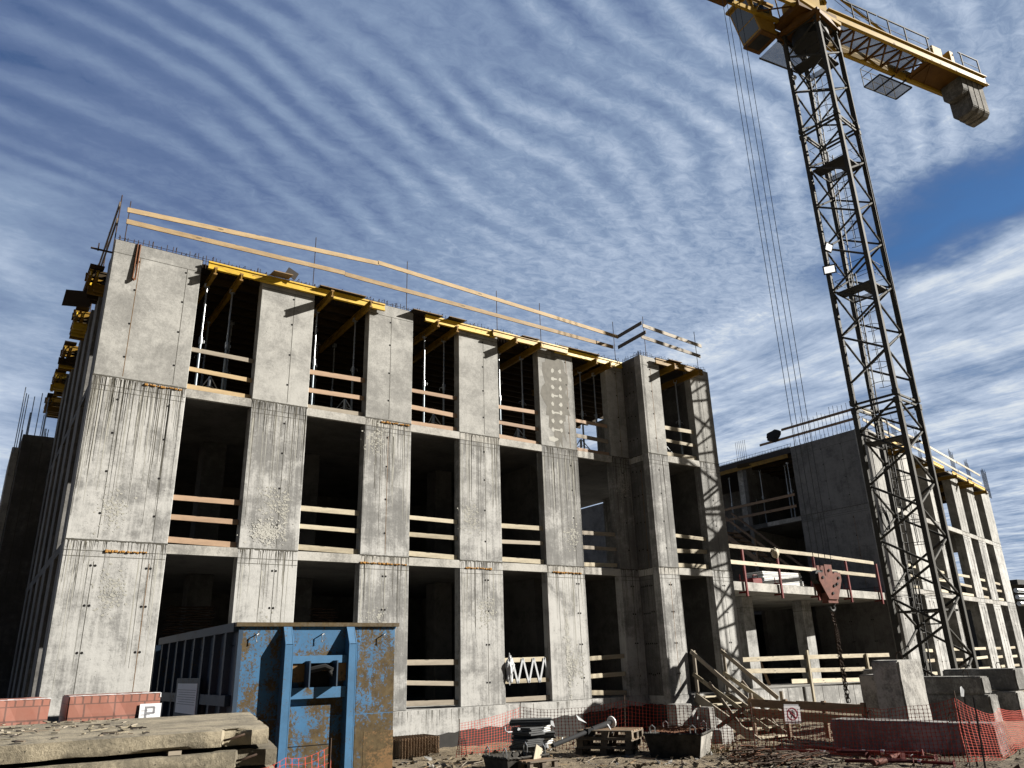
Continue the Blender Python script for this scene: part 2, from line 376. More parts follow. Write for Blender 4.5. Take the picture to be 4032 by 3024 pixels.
for pi, (x0, x1) in enumerate(PIERS):
    for lv, z0, z1 in LV:
        dy = rnd.uniform(-.004, .004); y = Y0+dy
        mb = MB(); mb.cbox(x0, x1, y, Y0+.28, z0, z1, 'concrete_old' if lv < 3 else 'concrete_fresh', .012)
        wide = pi == 0
        seams = (.30, .84) if wide else ((.62,) if pi in (1, 3) else (.5,) if pi == 2 else (.80,))
        if pi == 5: seams = (.5,)
        nd = {1: 22, 2: 44, 3: 0}[lv]
        if wide: nd = {1: 22, 2: 110, 3: 0}[lv]
        face_details(mb, x0, x1, y, z0, z1, lv, seams, nd)
        # short run-off fringe just under each cold joint
        if lv < 3:
            for i in range(int((x1-x0)*16)):
                xx = rnd.uniform(x0+.01, x1-.02); L = rnd.uniform(.06, .34); ww = rnd.uniform(.006, .016)
                mb.add([(xx, y-.0028, z1-.01), (xx+ww, y-.0028, z1-.01), (xx+ww*.4, y-.0028, z1-L)], [(0, 2, 1)], rnd.choice(('drip', 'drip_light')))
        if lv < 3: wash(mb, x0, x1, z0, z1, y, {1: 10, 2: 18}[lv]*(2 if wide else 1)); splash(mb, rnd.uniform(x0+.3, x1-.3), z0+rnd.uniform(.3, 3), .35, .5, y-.0028, 'lime', 70)
        if lv == 2 and pi == 1: splash(mb, x0+.62, z0+.42, .42, .30, y-.003, 'patch', 220); splash(mb, x0+1.0, z0+.9, .12, .8, y-.003, 'lime', 60)
        if lv == 1 and pi == 4:
            splash(mb, x0+.62, z0+1.2, .10, 1.5, y-.003, 'patch', 160)
        if lv == 3 and pi == 4:     # damp face with a row of pale finger-like patches
            blotch(mb, (x0+x1)/2-.05, z0+1.65, .52, 1.6, y-.0025, 'wet', 40)
            for k in range(8):
                zz = z0+.55+.28*k
                blotch(mb, x0+.48+.012*k, zz, .065, .075, y-.0035, 'patch', 12); blotch(mb, x0+.80+.008*k, zz+.02, .07, .075, y-.0035, 'patch', 12)
                if k % 2 == 0: blotch(mb, x0+.64, zz+.01, .13, .028, y-.0032, 'patch', 12)
            blotch(mb, x0+.45, z0+.25, .2, .09, y-.0035, 'patch', 14)
        if lv == 2 and pi in (2, 3, 4): foam_line(mb, x0+.25*rnd.random(), x1-.1-.4*rnd.random()*(pi != 2), y, z0-.18)
        if lv == 2 and pi == 0: foam_line(mb, x0+.75, x0+1.55, y, z0-.2)
        if lv == 3 and pi in (0, 2): foam_line(mb, x1-.9, x1-.1, y, z0-.05)
        mb.build('wall_pier', bld)
for x0, x1 in BP:
    for lv, z0, z1 in LV:
        y = YB+rnd.uniform(-.004, .004); mb = MB()
        y1 = Y0-.003 if x0 < 18 else 18.3
        mb.cbox(x0, x1, y, YB+.28, z0, z1, 'concrete_old' if lv < 3 else 'concrete_fresh', .012)
        face_details(mb, x0, x1, y, z0, z1, lv, (.5,), 7 if lv < 3 else 0)
        if lv < 3:
            for i in range(int((x1-x0)*16)):
                xx = rnd.uniform(x0+.01, x1-.02); L = rnd.uniform(.06, .3); ww = rnd.uniform(.006, .014)
                mb.add([(xx, y-.0028, z1-.01), (xx+ww, y-.0028, z1-.01), (xx+ww*.4, y-.0028, z1-L)], [(0, 2, 1)], 'drip')
        if x0 < 18:                  # side return of the projecting bay, facing left
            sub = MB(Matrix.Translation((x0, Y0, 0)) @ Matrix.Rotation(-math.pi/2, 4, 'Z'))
            sub.box(.0, .62, .004, .24, z0, z1, 'concrete_shaded')
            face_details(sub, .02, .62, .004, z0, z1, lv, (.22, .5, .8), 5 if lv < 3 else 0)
            sub.build('side_wall', bld)
        mb.build('wall_pier', bld)
# left gable: a row of narrow piers seen edge-on
yy = 18.285; k = 0
while yy < 29.2:
    w = .55 if k == 0 else .85
    for lv, z0, z1 in LV:
        mb = MB(); mb.cbox(XL+rnd.uniform(-.006, .006), XL+.26, yy, min(yy+w, 29.2), z0, z1-.25*(lv == 3), 'concrete_shaded', .012)
        mb.build('gable_pier', bld)
    yy += w+1.05; k += 1
# floor slabs and plinth
OUT = [(XL+.005, Y0+.006), (XB0+.005, Y0+.006), (XB0+.005, YB+.006), (XB1-.005, YB+.006), (XB1-.005, 30), (XL+.005, 30)]
for z in (F2, F3):
    mb = MB(); mb.prism(OUT, z-.2, z, 'concrete_inner_shaded'); mb.prism([(XL+.004, Y0+.002), (XB0+.002, Y0+.002), (XB0+.002, YB+.002), (XB1-.002, YB+.002), (XB1-.002, YB+.1), (XB0+.1, YB+.1), (XB0+.1, Y0+.1), (XL+.1, Y0+.1)], z-.202, z+.001, 'concrete_slab')
    for (a, b2), yf in [(o, Y0) for o in OPEN]+[((17.92, 19.38), YB)]:
        n = 26; vs = []; fs = []
        for i in range(n+1):
            x = a+(b2-a)*i/n; vs += [(x, yf+.003, z-.005-rnd.uniform(0, .03)), (x, yf+.003, z+.003)]
        mb.add(vs, [(2*i, 2*i+2, 2*i+3, 2*i+1) for i in range(n)], 'drip_light')
        for i in range(9):
            x = rnd.uniform(a+.02, b2-.02); L = rnd.uniform(.04, .17)
            mb.add([(x, yf+.003, z-.01), (x+rnd.uniform(.01, .05), yf+.003, z-.01), (x+.012, yf+.003, z-L)], [(0, 2, 1)], 'drip_light')
    mb.build('floor_slab', bld)
mb = MB(); mb.prism([(XL+.01, Y0-.012), (XB0+.01, Y0-.012), (XB0+.01, YB-.012), (XB1+.01, YB-.012), (XB1+.01, 30), (XL+.01, 30)], -.9, F1, 'concrete_old')
for i in range(60):
    x = rnd.uniform(XL, XB0); L = rnd.uniform(.1, .5); mb.add([(x, Y0-.0155, F1-.02), (x+.012, Y0-.0155, F1-.02), (x+.006, Y0-.0155, F1-L)], [(0, 2, 1)], 'drip_light')
# tar coating with a ragged top edge
n = 90; vs = []; fs = []
for i in range(n+1):
    x = XL+(XB0-XL)*i/n; zt = .10+.05*(x-9.9)+.03*noise.noise(Vector((x*2, 0, 0)))+rnd.uniform(-.03, .02)
    vs += [(x, Y0-.018, -.9), (x, Y0-.018, zt)]
mb.add(vs, [(2*i, 2*i+2, 2*i+3, 2*i+1) for i in range(n)], 'tar')
vs = []
for i in range(16):
    y = Y0-.02-(.9)*i/15; vs += [(XB0-.009, y, -.9), (XB0-.009, y, .45+rnd.uniform(-.02, .02))]
mb.add(vs, [(2*i, 2*i+2, 2*i+3, 2*i+1) for i in range(15)], 'tar')
mb.build('plinth', bld)
# inner columns, rear walls
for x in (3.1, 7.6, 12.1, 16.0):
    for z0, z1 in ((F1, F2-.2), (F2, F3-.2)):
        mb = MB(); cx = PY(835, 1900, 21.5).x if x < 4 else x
        mb.cbox(cx-.3, cx+.3, 21.5, 22.1, z0, z1, 'concrete_inner_shaded', .02); mb.build('inner_column', bld)
for bx in ((XL+.3, 14.2, 27, 27.25, F1, 10.7), (14.2, 14.45, 19.6, 27.25, F1, F3-.2), (16.6, 16.85, 18.3, 21.0, F1, F2-.2), (19.42, 19.62, 17.39, 20.2, F1, 10.75)): MB().box(*bx, 'concrete_inner_shaded').build('inner_wall', bld)  # rear and cross walls added to keep out light; the bay wall is real
MB().box(14.45, 20.3, 29.7, 29.95, F1, F2-.2, 'concrete_inner_shaded').build('rear_wall', bld)
MB().box(20.1, 20.34, 17.4, 18.9, F1, F4-.3, 'concrete_old').build('side_wall', bld)
for y in (22.4, 26.5): MB().box(20.1, 20.34, y, y+.5, F1, F4-.3, 'concrete_old').build('side_pier', bld)
# shuttered roof: plywood deck, joists under it, starter bars
mb = MB(); mb.prism([(XL+.28, Y0+.06), (XB0+.4, Y0+.06), (XB0+.4, YB+.06), (XB1-.1, YB+.06), (XB1-.1, 30), (XL+.28, 30)], 11.135, 11.157, 'ply_dark'); mb.build('plywood_deck', bld)
mb = MB()
x = 1.9
for y in [18.6+.5*i for i in range(18)]: MB().box(1.7, 20.2, y, y+.08, 10.972, 11.13, 'timber_shaded').build('joist', bld)
mb = MB()
def stubs(mb, x0, x1, y0, n, dirx=True):
    for i in range(n):
        t = x0+(x1-x0)*(i+rnd.random()*.6)/n; h = rnd.uniform(.10, .2)
        p = (t, y0+.05) if dirx else (y0+.05, t)
        k = rnd.random(); a = rnd.uniform(.06, .14)
        q = (p[0]+rnd.uniform(-.02, .02), p[1]+a) if dirx else (p[0]+a, p[1]+rnd.uniform(-.02, .02))
        P = [(p[0], p[1], F4-.3), (p[0]+rnd.uniform(-.03, .03), p[1], F4+h)]
        if k > .35: P += [(q[0], q[1], F4+h), (q[0], q[1], F4)]
        mb.tube(P, .008, 'rebar', 4)
    for dz in (.05, .11):
        if dirx: mb.tube([(x0, y0+.1, F4+dz), (x1, y0+.1, F4+dz)], .006, 'rebar', 4)
        else: mb.tube([(y0+.1, x0, F4+dz), (y0+.1, x1, F4+dz)], .006, 'rebar', 4)
stubs(mb, XL+.05, XB0, Y0, 150); stubs(mb, XB0, XB1, YB, 34); stubs(mb, YB, Y0, XB0, 10, False)
o = mb.build('starter_bars', bld); o['kind'] = 'stuff'
# sleeve of bent bars hanging over the corner
mb = MB()
tp = PY(550, 958, Y0-.06); bt = PY(527, 1095, Y0-.05)
for dx in (-.03, .03): mb.tube([tp+Vector((dx, .05, 0)), bt+Vector((dx, 0, 0))], .02, 'rebar_red', 5)
mb.tube([bt+Vector((-.03, 0, 0)), bt+Vector((0, -.02, -.06)), bt+Vector((.03, 0, 0))], .03, 'rebar_red', 5)
tag(mb.build('hanging_bar'), 'rusty bent bar hanging down the top of the left corner pier', 'rebar')
mb = MB(); a = PX(388, 970, XL-.05); b = PX(438, 985, XL-.05)
mb.tube([(XL-.45, 18.3, 11.0), (XL+.1, 18.2, 10.95)], .025, 'rebar', 5); mb.tube([(XL-.3, 18.27, 10.95), (XL-.3, 18.27, 11.15)], .015, 'rebar', 5)
tag(mb.build('steel_bracket'), 'dark steel bracket sticking out of the left gable near the roof corner', 'bracket')

# ------------------------------------------------------------------ guard rails in the openings
FL = {1: ('ground', F1), 2: ('middle', F2), 3: ('top', F3)}
ORDN = ['first', 'second', 'third', 'fourth', 'fifth']
GR = 'timber guard rails across the wall openings'
def guard(x0, x1, y, z, hs, mat, label, tilt=.03):
    r = empty('guard_rail', ((x0+x1)/2, y, z), label, 'guard rail', GR)
    for h in hs:
        a = rnd.uniform(-tilt, tilt); e = rnd.uniform(0, .012)
        m2 = mat if rnd.random() < .75 else 'board_grey'
        board('board', (x0+.012, y+e, z+h+a*.5), (x1-.012, y+e, z+h-a), rnd.choice((.11, .12, .13)), .026, m2, r)
    return r
for lv in (2, 3):
    nm, z = FL[lv]
    for i, (x0, x1) in enumerate(OPEN):
        mat = {(3, 0): 'board_new', (3, 1): 'board_pink', (3, 2): 'board_pink', (3, 3): 'board_pink', (3, 4): 'board_pink', (2, 0): 'board_pink', (2, 1): 'board_pale'}.get((lv, i), 'board_pale')
        hs = (1.04, .60, .10) if lv == 2 else (1.02, .52, .08)
        guard(x0, x1, Y0+.10, z, hs, mat, f'three guard boards across the {ORDN[i]} {nm} floor opening from the left corner')
    guard(17.92, 19.38, YB+.10, z, (1.0, .55, .1), 'board_pale', f'three guard boards across the {nm} floor opening of the projecting right bay')
for i, txt in ((2, 'three guard boards across the ground floor opening just right of the blue container'), (4, 'three guard boards across the ground floor opening next to the projecting bay')):
    guard(*OPEN[i], Y0+.10, F1, (1.08, .60, .14), 'board_grey' if i == 2 else 'board_pale', txt, .05)
g4 = guard(*OPEN[3], Y0+.10, F1, (1.08, .55, .10), 'board_pale', 'guard boards wound with white film zigzag in a ground floor opening')
mb = MB(); x0, x1 = OPEN[3]; zt, zb = F1+1.12, F1+.5
xs = [x0+.28+.18*i for i in range(7)]
for i, x in enumerate(xs):
    a, b = ((x, zt), (x+.17, zb)) if i % 2 == 0 else ((x, zb), (x+.17, zt))
    mb.bar((a[0], Y0+.078, a[1]), (b[0], Y0+.078, b[1]), .006, .055, 'film', (1, 0, 0))
mb.build('film_wrap', g4)
bm = bmesh.new(); bmesh.ops.create_icosphere(bm, subdivisions=4, radius=1)
for v in bm.verts:
    nz = noise.noise(v.co*2.1)*.35+noise.noise(v.co*5.5)*.22+abs(noise.noise(v.co*9))*.12; v.co *= (1+nz)
    v.co = Vector((x0+.13+v.co.x*.105*(1+.3*math.sin(v.co.z*5)), Y0-.03+v.co.y*.07, F1+.86+v.co.z*.33))
bg = MB().bm(bm, 'film', True).build('plastic_bag'); tag(bg, 'crumpled white plastic bag tied to the left end of the film-wound boards', 'bag')
# ------------------------------------------------------------------ roof edge rails
rr = empty('roof_guard_rail', (9, Y0+.2, F4), 'long double timber rail on thin rods along the main roof edge', 'guard rail')
yR = Y0+.2
for pa in [((275, 453), (818, 569), (.0)), ((816, 567), (1335, 728), 0)]:
    (a, b, _) = pa; p = PY(a[0]*1.8228, a[1]*1.8228, yR); q = PY(b[0]*1.8228, b[1]*1.8228, yR); board('board', p, q, .13, .026, 'board_new', rr)
for a, b in [((273, 478), (745, 590)), ((745, 592), (1325, 750))]:
    p = PY(a[0]*1.8228, a[1]*1.8228, yR-.004); q = PY(b[0]*1.8228, b[1]*1.8228, yR-.004); board('board', p, q, .13, .026, 'board_new', rr)
mb = MB()
for d in [(283, 435), (683, 513), (880, 565), (1072, 628), (1165, 655), (1323, 695)]:
    t = PY(d[0]*1.8228, d[1]*1.8228, yR+.03); MB().tube([(t.x, yR+.03, F4-.1), t], .011, 'rebar', 5).build('post', rr)
r2 = empty('roof_guard_rail', (18.9, YB+.2, F4), 'shorter double timber rail round the roof of the projecting right bay', 'guard rail')
yb = YB+.2
for a, b in [((1388, 703), (1515, 748)), ((1385, 727), (1513, 770))]:
    board('board', PY(a[0]*1.8228, a[1]*1.8228, yb), PY(b[0]*1.8228, b[1]*1.8228, yb), .13, .026, 'board_grey', r2)
for z in (12.42, 12.02): board('board', (17.3, 18.35, z-.04), (17.3, 16.95 if z < 12.2 else 17.1, z+.02), .13, .026, 'board_old', r2, side=(-1, 0, 0))
mb = MB()
for x in (17.6, 20.14): MB().tube([(x, yb+.03, F4-.1), (x, yb+.03, 12.83)], .011, 'rebar', 5).build('post', r2)
r3 = empty('roof_guard_rail', (XL+.05, 22, F4), 'dark timber rail along the left gable roof edge seen end on', 'guard rail')
for z in (11.75, 12.2): board('board', (XL-.02, 18.25, z+.1), (XL-.02, 24, z-.1), .14, .03, 'board_old', r3, side=(-1, 0, 0))
mb = MB()
for y in (18.5, 20.5, 22.5): MB().tube([(XL+.02, y, 10.8), (XL+.02, y, 12.7)], .014, 'rebar', 5).build('post', r3)
# ------------------------------------------------------------------ yellow shuttering beams
YG = 'yellow shuttering beams under the roof edge'
def hbeam(p, q, label, cat='beam', up=(0, 0, 1)):
    # timber I-beam 200 mm deep, two flanges and a web
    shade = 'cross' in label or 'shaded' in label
    bmn = 'beam_shaded' if shade else 'beam_yellow'
    mb = MB(); p = Vector(p); q = Vector(q); d = (q-p).normalized(); z = Vector(up)
    for s in (-1, 1): mb.bar(p+z*.08*s, q+z*.08*s, .08, .04, bmn, up)
    mb.bar(p+d*.002, q-d*.002, .03, .125, bmn, up)
    for e, sg in ((p, -1), (q, 1)):
        for s in (-1, 1): mb.bar(e+z*.08*s+d*sg*.0005, e+z*.08*s+d*sg*.004, .08, .04, 'beam_end', up)
    for i in range(4):
        t = rnd.uniform(.05, .95); c = p.lerp(q, t); r = d.cross(z)
        mb.bar(c-r*.017, c+r*.017, .02, .02, 'tie_hole', up)
    o = mb.build('shuttering_beam'); return tag(o, label, cat, YG)
def LB(y, x0, z0, x1, z1, label): hbeam((x0, y, z0), (x1, y, z1), label)
ZL = 10.85
ZE = 11.07
LB(17.88, 3.45, ZE, 8.17, ZE, 'long yellow edge beam above the two leftmost top floor openings')
LB(17.885, 9.44, ZE, 11.83, ZE, 'yellow edge beam above the third top floor opening from the left')
LB(17.80, 11.70, ZE, 14.56, ZE, 'yellow edge beam above the fourth top floor opening from the left')
LB(17.885, 14.10, ZE, 16.95, ZE, 'yellow edge beam above the fifth top floor opening, beside the projecting bay')
LB(16.97, 17.64, ZE, 19.9, ZE, 'yellow edge beam across the front of the projecting bay')
prim = [(3.60, 0, .3), (4.22, 0, .3), (6.47, 1, .6), (7.58, 1, .55), (9.75, 2, .35), (10.40, 2, .32), (12.36, 3, .5), (13.22, 3, .6), (15.6, 4, .4), (16.2, 4, .42)]
for x, i, pr_ in prim:
    side = 'left' if x < (OPEN[i][0]+OPEN[i][1])/2 else 'right'
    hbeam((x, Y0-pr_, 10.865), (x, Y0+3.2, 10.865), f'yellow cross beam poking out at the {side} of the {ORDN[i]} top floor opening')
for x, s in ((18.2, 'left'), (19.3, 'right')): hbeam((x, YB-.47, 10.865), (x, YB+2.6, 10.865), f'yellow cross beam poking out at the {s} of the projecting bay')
gy = [19.6, 22.3, 25.1, 27.8, 30.5, 33.5]
WORD = ['nearest', 'second', 'third', 'fourth', 'fifth', 'farthest']
for i, y in enumerate(gy[:5]):
    mb = MB()
    for dy, z in ((0, 10.62), (.2, 10.62), (.52, 10.62), (.74, 10.62), (.1, 11.02), (.35, 11.02), (.62, 11.02)):
        e = XL-rnd.uniform(.16, .42); mt = rnd.choice(('beam_shaded', 'beam_shaded', 'timber_shaded', 'beam_yellow'))
        for s in (-1, 1): mb.bar((e, y+dy, z+.08*s), (XL+1.5, y+dy, z+.08*s), .08, .04, mt)
        mb.bar((e+.002, y+dy, z), (XL+1.5, y+dy, z), .03, .125, mt)
    for k, x in enumerate((XL-.30, XL-.16)):
        z = 10.825
        for s in (-1, 1): mb.bar((x, y-.35, z+.08*s), (x, y+1.0, z+.08*s), .08, .04, 'beam_shaded')
        mb.bar((x, y-.348, z), (x, y+1.0, z), .03, .125, 'beam_yellow')
    mb.box(XL-.34, XL-.02, y-.2, y+.85, 11.125, 11.145, 'ply_dark')
    tag(mb.build('beam_bundle'), f'bundle of yellow beams sticking out of the left gable, {WORD[i] if i < 4 else "farthest"} from the corner pier' if i else 'bundle of yellow beams sticking out of the left gable nearest to the corner', 'beam', 'beam bundles along the left gable')
pl = MB(); pl.prism([(XL-.72, 20.1), (XL-.1, 19.9), (XL-.1, 20.9), (XL-.72, 21.1)], 10.62, 10.64, 'ply_dark')
tag(pl.build('plywood_sheet', org=(XL-.4, 20.5, 10.4)), 'black plywood sheet jutting out of the left gable by the nearest beams', 'plywood')
def sheet(x0, x1, y0, y1, z, label, tilt=0):
    mb = MB(Matrix.Translation(((x0+x1)/2, (y0+y1)/2, z)) @ Matrix.Rotation(tilt, 4, 'X')); w = (x1-x0)/2; d = (y1-y0)/2
    mb.box(-w, w, -d, d, 0, .021, 'ply_dark'); mb.box(-w, w, -d-.001, -d, .001, .02, 'ply_edge')
    tag(mb.build('plywood_sheet'), label, 'plywood', 'loose plywood sheets on the roof edge')
sheet(6.25, 7.55, 17.72, 18.2, 11.185, 'black plywood sheet on the edge beam above the second top floor opening')
sheet(9.0, 9.95, 17.75, 18.2, 11.185, 'black plywood sheet at the left end of the third opening edge beam')
sheet(10.15, 10.7, 17.7, 18.2, 11.185, 'small plywood offcut tilted over the third opening edge beam', -.08)
sheet(12.75, 13.4, 17.72, 18.2, 11.185, 'small plywood offcut over the fourth opening edge beam')
sheet(14.2, 15.9, 17.75, 18.2, 11.185, 'plywood sheet over the edge beam beside the projecting bay')
sheet(18.2, 18.8, 16.85, 17.3, 11.185, 'small plywood offcut on the projecting bay roof edge')
mb = MB(); mb.bar((4.95, 17.7, 11.19), (5.45, 17.75, 11.22), .3, .02, 'ply_edge'); mb.bar((5.43, 17.75, 11.23), (5.52, 17.75, 11.43), .3, .02, 'ply_dark', (0, 1, 0))
tag(mb.build('plywood_bracket'), 'bent brown plywood piece lying on the long yellow edge beam', 'plywood')
# ------------------------------------------------------------------ steel props
def make_prop():
    r = empty('steel_prop', (0, 0, 0), 'x', 'prop', 'adjustable steel props under the roof shuttering')
    H = 2.90
    MB().tube([(0, 0, .01), (0, 0, H*.5)], .030, 'prop_paint', 10).build('outer_tube', r)
    mb = MB(); mb.tube([(0, 0, H*.5-.03), (0, 0, H)], .024, 'galv', 10)
    for k in range(9): mb.box(-.006, .006, -.026, -.022, H*.56+.11*k, H*.56+.11*k+.02, 'tie_hole')
    mb.build('inner_tube', r)
    mb = MB(); mb.tube([(0, 0, H*.47), (0, 0, H*.53)], .046, 'galv', 10); mb.tube([(-.05, -.01, H*.5), (-.11, -.03, H*.5), (-.13, -.03, H*.5-.08)], .009, 'galv', 5)
    mb.tube([(.03, -.03, H*.5+.03), (.10, -.05, H*.5+.05), (.11, -.05, H*.5-.02)], .008, 'galv', 5); mb.build('collar', r)
    mb = MB(); mb.box(-.07, .07, -.07, .07, 0, .008, 'galv'); mb.build('base_plate', r)
    mb = MB(); mb.box(-.06, .06, -.06, .06, H, H+.008, 'galv')
    for sx in (-.055, .055): mb.box(sx-.004, sx+.004, -.05, .05, H, H+.09, 'galv')
    mb.build('fork_head', r)
    return r
prop = make_prop(); first = True
spots = []
for i, (x0, x1) in enumerate(OPEN):
    pr = [x for x, k, _p in prim if k == i]
    spots += [(pr[0], Y0+.5, f'steel prop under the left cross beam of the {ORDN[i]} top floor opening'), (pr[1], Y0+.5, f'steel prop under the right cross beam of the {ORDN[i]} top floor opening'),
              ((pr[0]+pr[1])/2+.25, Y0+2.6, f'thin steel prop standing deeper inside the {ORDN[i]} top floor opening')]
for i, (x0, x1) in enumerate(OPEN):
    for k, (dx, y) in enumerate(((.25, 19.6), (1.15, 20.4), (.7, 21.8))): spots.append((x0+.55*i*.3+dx+.25, y+.1*i, f'dim steel prop far inside the {ORDN[i]} top floor opening, {("left", "right", "middle")[k]} of the rear ones'))
spots += [(18.12, YB+.5, 'steel prop under the left beam of the projecting bay'), (19.17, YB+.5, 'steel prop under the right beam of the projecting bay'), (18.9, YB+2.4, 'steel prop deep inside the projecting bay')]
for x, y, lb in spots:
    z = F3
    if first: prop.location = (x, y, z); prop['label'] = lb; prop.rotation_euler = (0, 0, rnd.uniform(0, 6)); first = False
    else: copy_thing(prop, (x, y, z), lb, rnd.uniform(0, 6))
# folding tripods at the foot of some props
def make_tripod():
    r = empty('prop_tripod', (0, 0, 0), 'x', 'tripod', 'folding tripod legs round the props')
    MB().tube([(0, 0, .35), (0, 0, .62)], .042, 'galv', 8).build('clamp', r)
    for k in range(3):
        a = k*2.1+.3; dx, dy = math.cos(a), math.sin(a)
        mb = MB(); mb.tube([(dx*.05, dy*.05, .58), (dx*.45, dy*.45, .02)], .015, 'galv', 6); mb.tube([(dx*.05, dy*.05, .40), (dx*.28, dy*.28, .26)], .012, 'galv', 6); mb.build('leg', r)
    return r
tri = make_tripod(); first = True
for x, i, w in ((3.95, 0, 'first'), (7.45, 1, 'second'), (10.15, 2, 'third'), (13.1, 3, 'fourth'), (15.6, 4, 'fifth')):
    lb = f'folded galvanised tripod behind the guard boards of the {w} top floor opening'
    if first: tri.location = (x, Y0+.65, F3); tri['label'] = lb; first = False
    else: copy_thing(tri, (x, Y0+.65, F3), lb, rnd.uniform(0, 6))
copy_thing(tri, (18.4, YB+.6, F3), 'folded galvanised tripod behind the guard boards of the projecting bay', 1.2)
# ------------------------------------------------------------------ lift core behind the left gable
core = empty('concrete_core', (.9, 30.5, 0), 'shaded concrete shaft rising behind the left gable with tall starter bars', 'building')
mb = MB(); xa = PY(89.5, 1714, 29.25).x; mb.cbox(xa, XL+.2, 29.12, 33, 0, 9.25, 'concrete_shaded', .02)
for s in (.35, .7): mb.box(xa+(XL-xa)*s-.01, xa+(XL-xa)*s+.01, 29.117, 29.13, 4.3, 9.0, 'seam')
mb.build('shaft_wall', core)
mb = MB(); xb = PY(48, 1774, 29.7).x; mb.cbox(xb-.02, xa-.003, 29.6, 33, 0, 8.9, 'concrete_old', .02); mb.cbox(-1.2, xb-.025, 31, 33, 0, 4.2, 'concrete_shaded', .02); mb.build('side_wall', core)
mb = MB()
for i in range(16):
    x = rnd.uniform(xb, XL-.1); y = 29.4+rnd.random(); mb.tube([(x, y, 8.7), (x+rnd.uniform(-.02, .02), y, rnd.choice((9.7, 10.2, 10.9, 11.0)))], .014, 'galv', 4)
mb.build('starter_bars', core)

# dim stores inside the ground floor
for x0, x1, w_ in ((3.95, 5.0, 'first'), (7.6, 8.2, 'second')):
    mb = MB()
    for k in range(34):
        z = F1+.03+.075*k; e = rnd.uniform(-.06, .06)
        for y in (20.4, 20.7): mb.tube([(x0+e+(x1-x0)*t/6, y+rnd.uniform(-.02, .02), z+rnd.uniform(-.018, .018)) for t in range(7)], .016, 'rebar', 4)
    tag(mb.build('mesh_store'), f'dim stack of mesh sheets inside the {w_} ground floor opening from the left', 'wire mesh')
# ------------------------------------------------------------------ right wing
ANG = math.atan2(.2235, 1)
KW = 1.07      # the wing's storeys are a little taller than the main building's
RW = Matrix.Translation((34.08, 19.63, -.1155)) @ Matrix.Rotation(ANG, 4, 'Z') @ Matrix.Scale(KW, 4)
def WP(x, y, z): return (x*KW, y*KW, z*KW-.1155)
wing = empty('concrete_building', (34.08, 19.63, 0), 'second grey concrete building at the right edge, behind the crane mast', 'building')
KU = 1/math.cos(ANG)
RP = [(31.85, 33.45), (35.61, 37.2), (39.9, 41.6), (44.44, 45.96), (47.55, 49.15), (50.9, 52.9)]
RP = [((a-31.85)*KU, (b-31.85)*KU) for a, b in RP]
for i, (u0, u1) in enumerate(RP):
    for lv, z0, z1 in LV:
        mb = MB(RW); mb.cbox(u0, u1, .0+rnd.uniform(-.004, .004), .45, z0 if lv > 1 else -.3, z1, 'concrete_old' if lv < 3 else 'concrete_fresh', .012)
        face_details(mb, u0, u1, -.004, z0, z1, lv, (.35, .7), 12 if lv == 2 else 5 if lv == 1 else 0)
        mb.build('wall_pier', wing)
UE = RP[-1][1]
for z in (F2, F3):
    mb = MB(RW); mb.prism([(.05, .006), (UE-.01, .006), (UE-.01, 7), (2.0, 9)], z-.22, z, 'concrete_inner_shaded'); mb.prism([(.05, .002), (UE-.01, .002), (UE-.01, .1), (.05, .1)], z-.222, z+.002, 'concrete_slab'); mb.build('floor_slab', wing)
mb = MB(RW); mb.box(.0, UE, -.02, 7, -.5, F1-.05, 'concrete_old'); mb.build('plinth', wing)
mb = MB(RW); mb.prism([(.3, -.1), (UE-.3, -.1), (UE-.3, 7), (2.0, 9)], 11.0, 11.03, 'ply_dark'); mb.build('plywood_deck', wing)
for k in range(20): MB(RW).box(1.2+UE*k/20.5, 1.28+UE*k/20.5, .5, 6.9, 10.8, 10.99, 'timber_shaded').build('joist', wing)
for z0, z1 in ((F1, F2-.22), (F2, F3-.22), (F3, 10.9)):       # rear walls, leaving two bays open to the sky
    for u0, u1 in ((1.5, 7.4), (15.2, UE-.3)): MB(RW).box(u0, u1, 6.6, 6.8, z0, z1, 'concrete_shaded').build('rear_wall', wing)
# gable wall facing the courtyard (plane x = 31.85)
G = Matrix.Translation((34.08, 19.63, -.1155)) @ Matrix.Rotation(-math.pi/2, 4, 'Z') @ Matrix.Scale(KW, 4)    # local x -> -y ; seen face is local -y -> world -x
for lv, z0, z1 in LV:
    mb = MB(G); mb.cbox(-3.95, -.002, 0, .24, z0 if lv > 1 else -.5, z1, 'concrete_shaded', .01)
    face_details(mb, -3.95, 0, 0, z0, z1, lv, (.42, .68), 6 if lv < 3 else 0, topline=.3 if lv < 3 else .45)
    mb.build('gable_wall', wing)
mb = MB(G); mb.box(-14, -3.96, .01, 6, F3-.2, F3, 'concrete_slab'); mb.build('floor_slab', wing)
mb = MB(G); mb.box(-14, -3.96, .0, .3, 10.95, 11.25, 'ply_dark'); mb.box(-14, -3.96, .3, 6, 10.95, 11.0, 'ply_dark'); mb.build('plywood_deck', wing)
for x in (-7.6, -12.2): MB(G).cbox(x, x+.65, .35, .8, F3, 10.95, 'concrete_slab', .02).build('inner_column', wing)
mb = MB(G)
for z0, z1 in ((-.5, F2), (F2, F3-.2), (F3, 10.95)): mb.box(-16, -2.0, 4.8, 5.0, z0, z1, 'concrete_shaded')
mb.box(-28, -14.01, 0, .3, -.5, 11, 'concrete_shaded'); mb.build('inner_wall', wing)
mb = MB(G)
for k in range(70):
    x = -.1-13.5*k/70; h = rnd.uniform(.1, .25); mb.tube([(x, .1, 11.1), (x, .1, 11.22+h)], .008, 'rebar', 4)
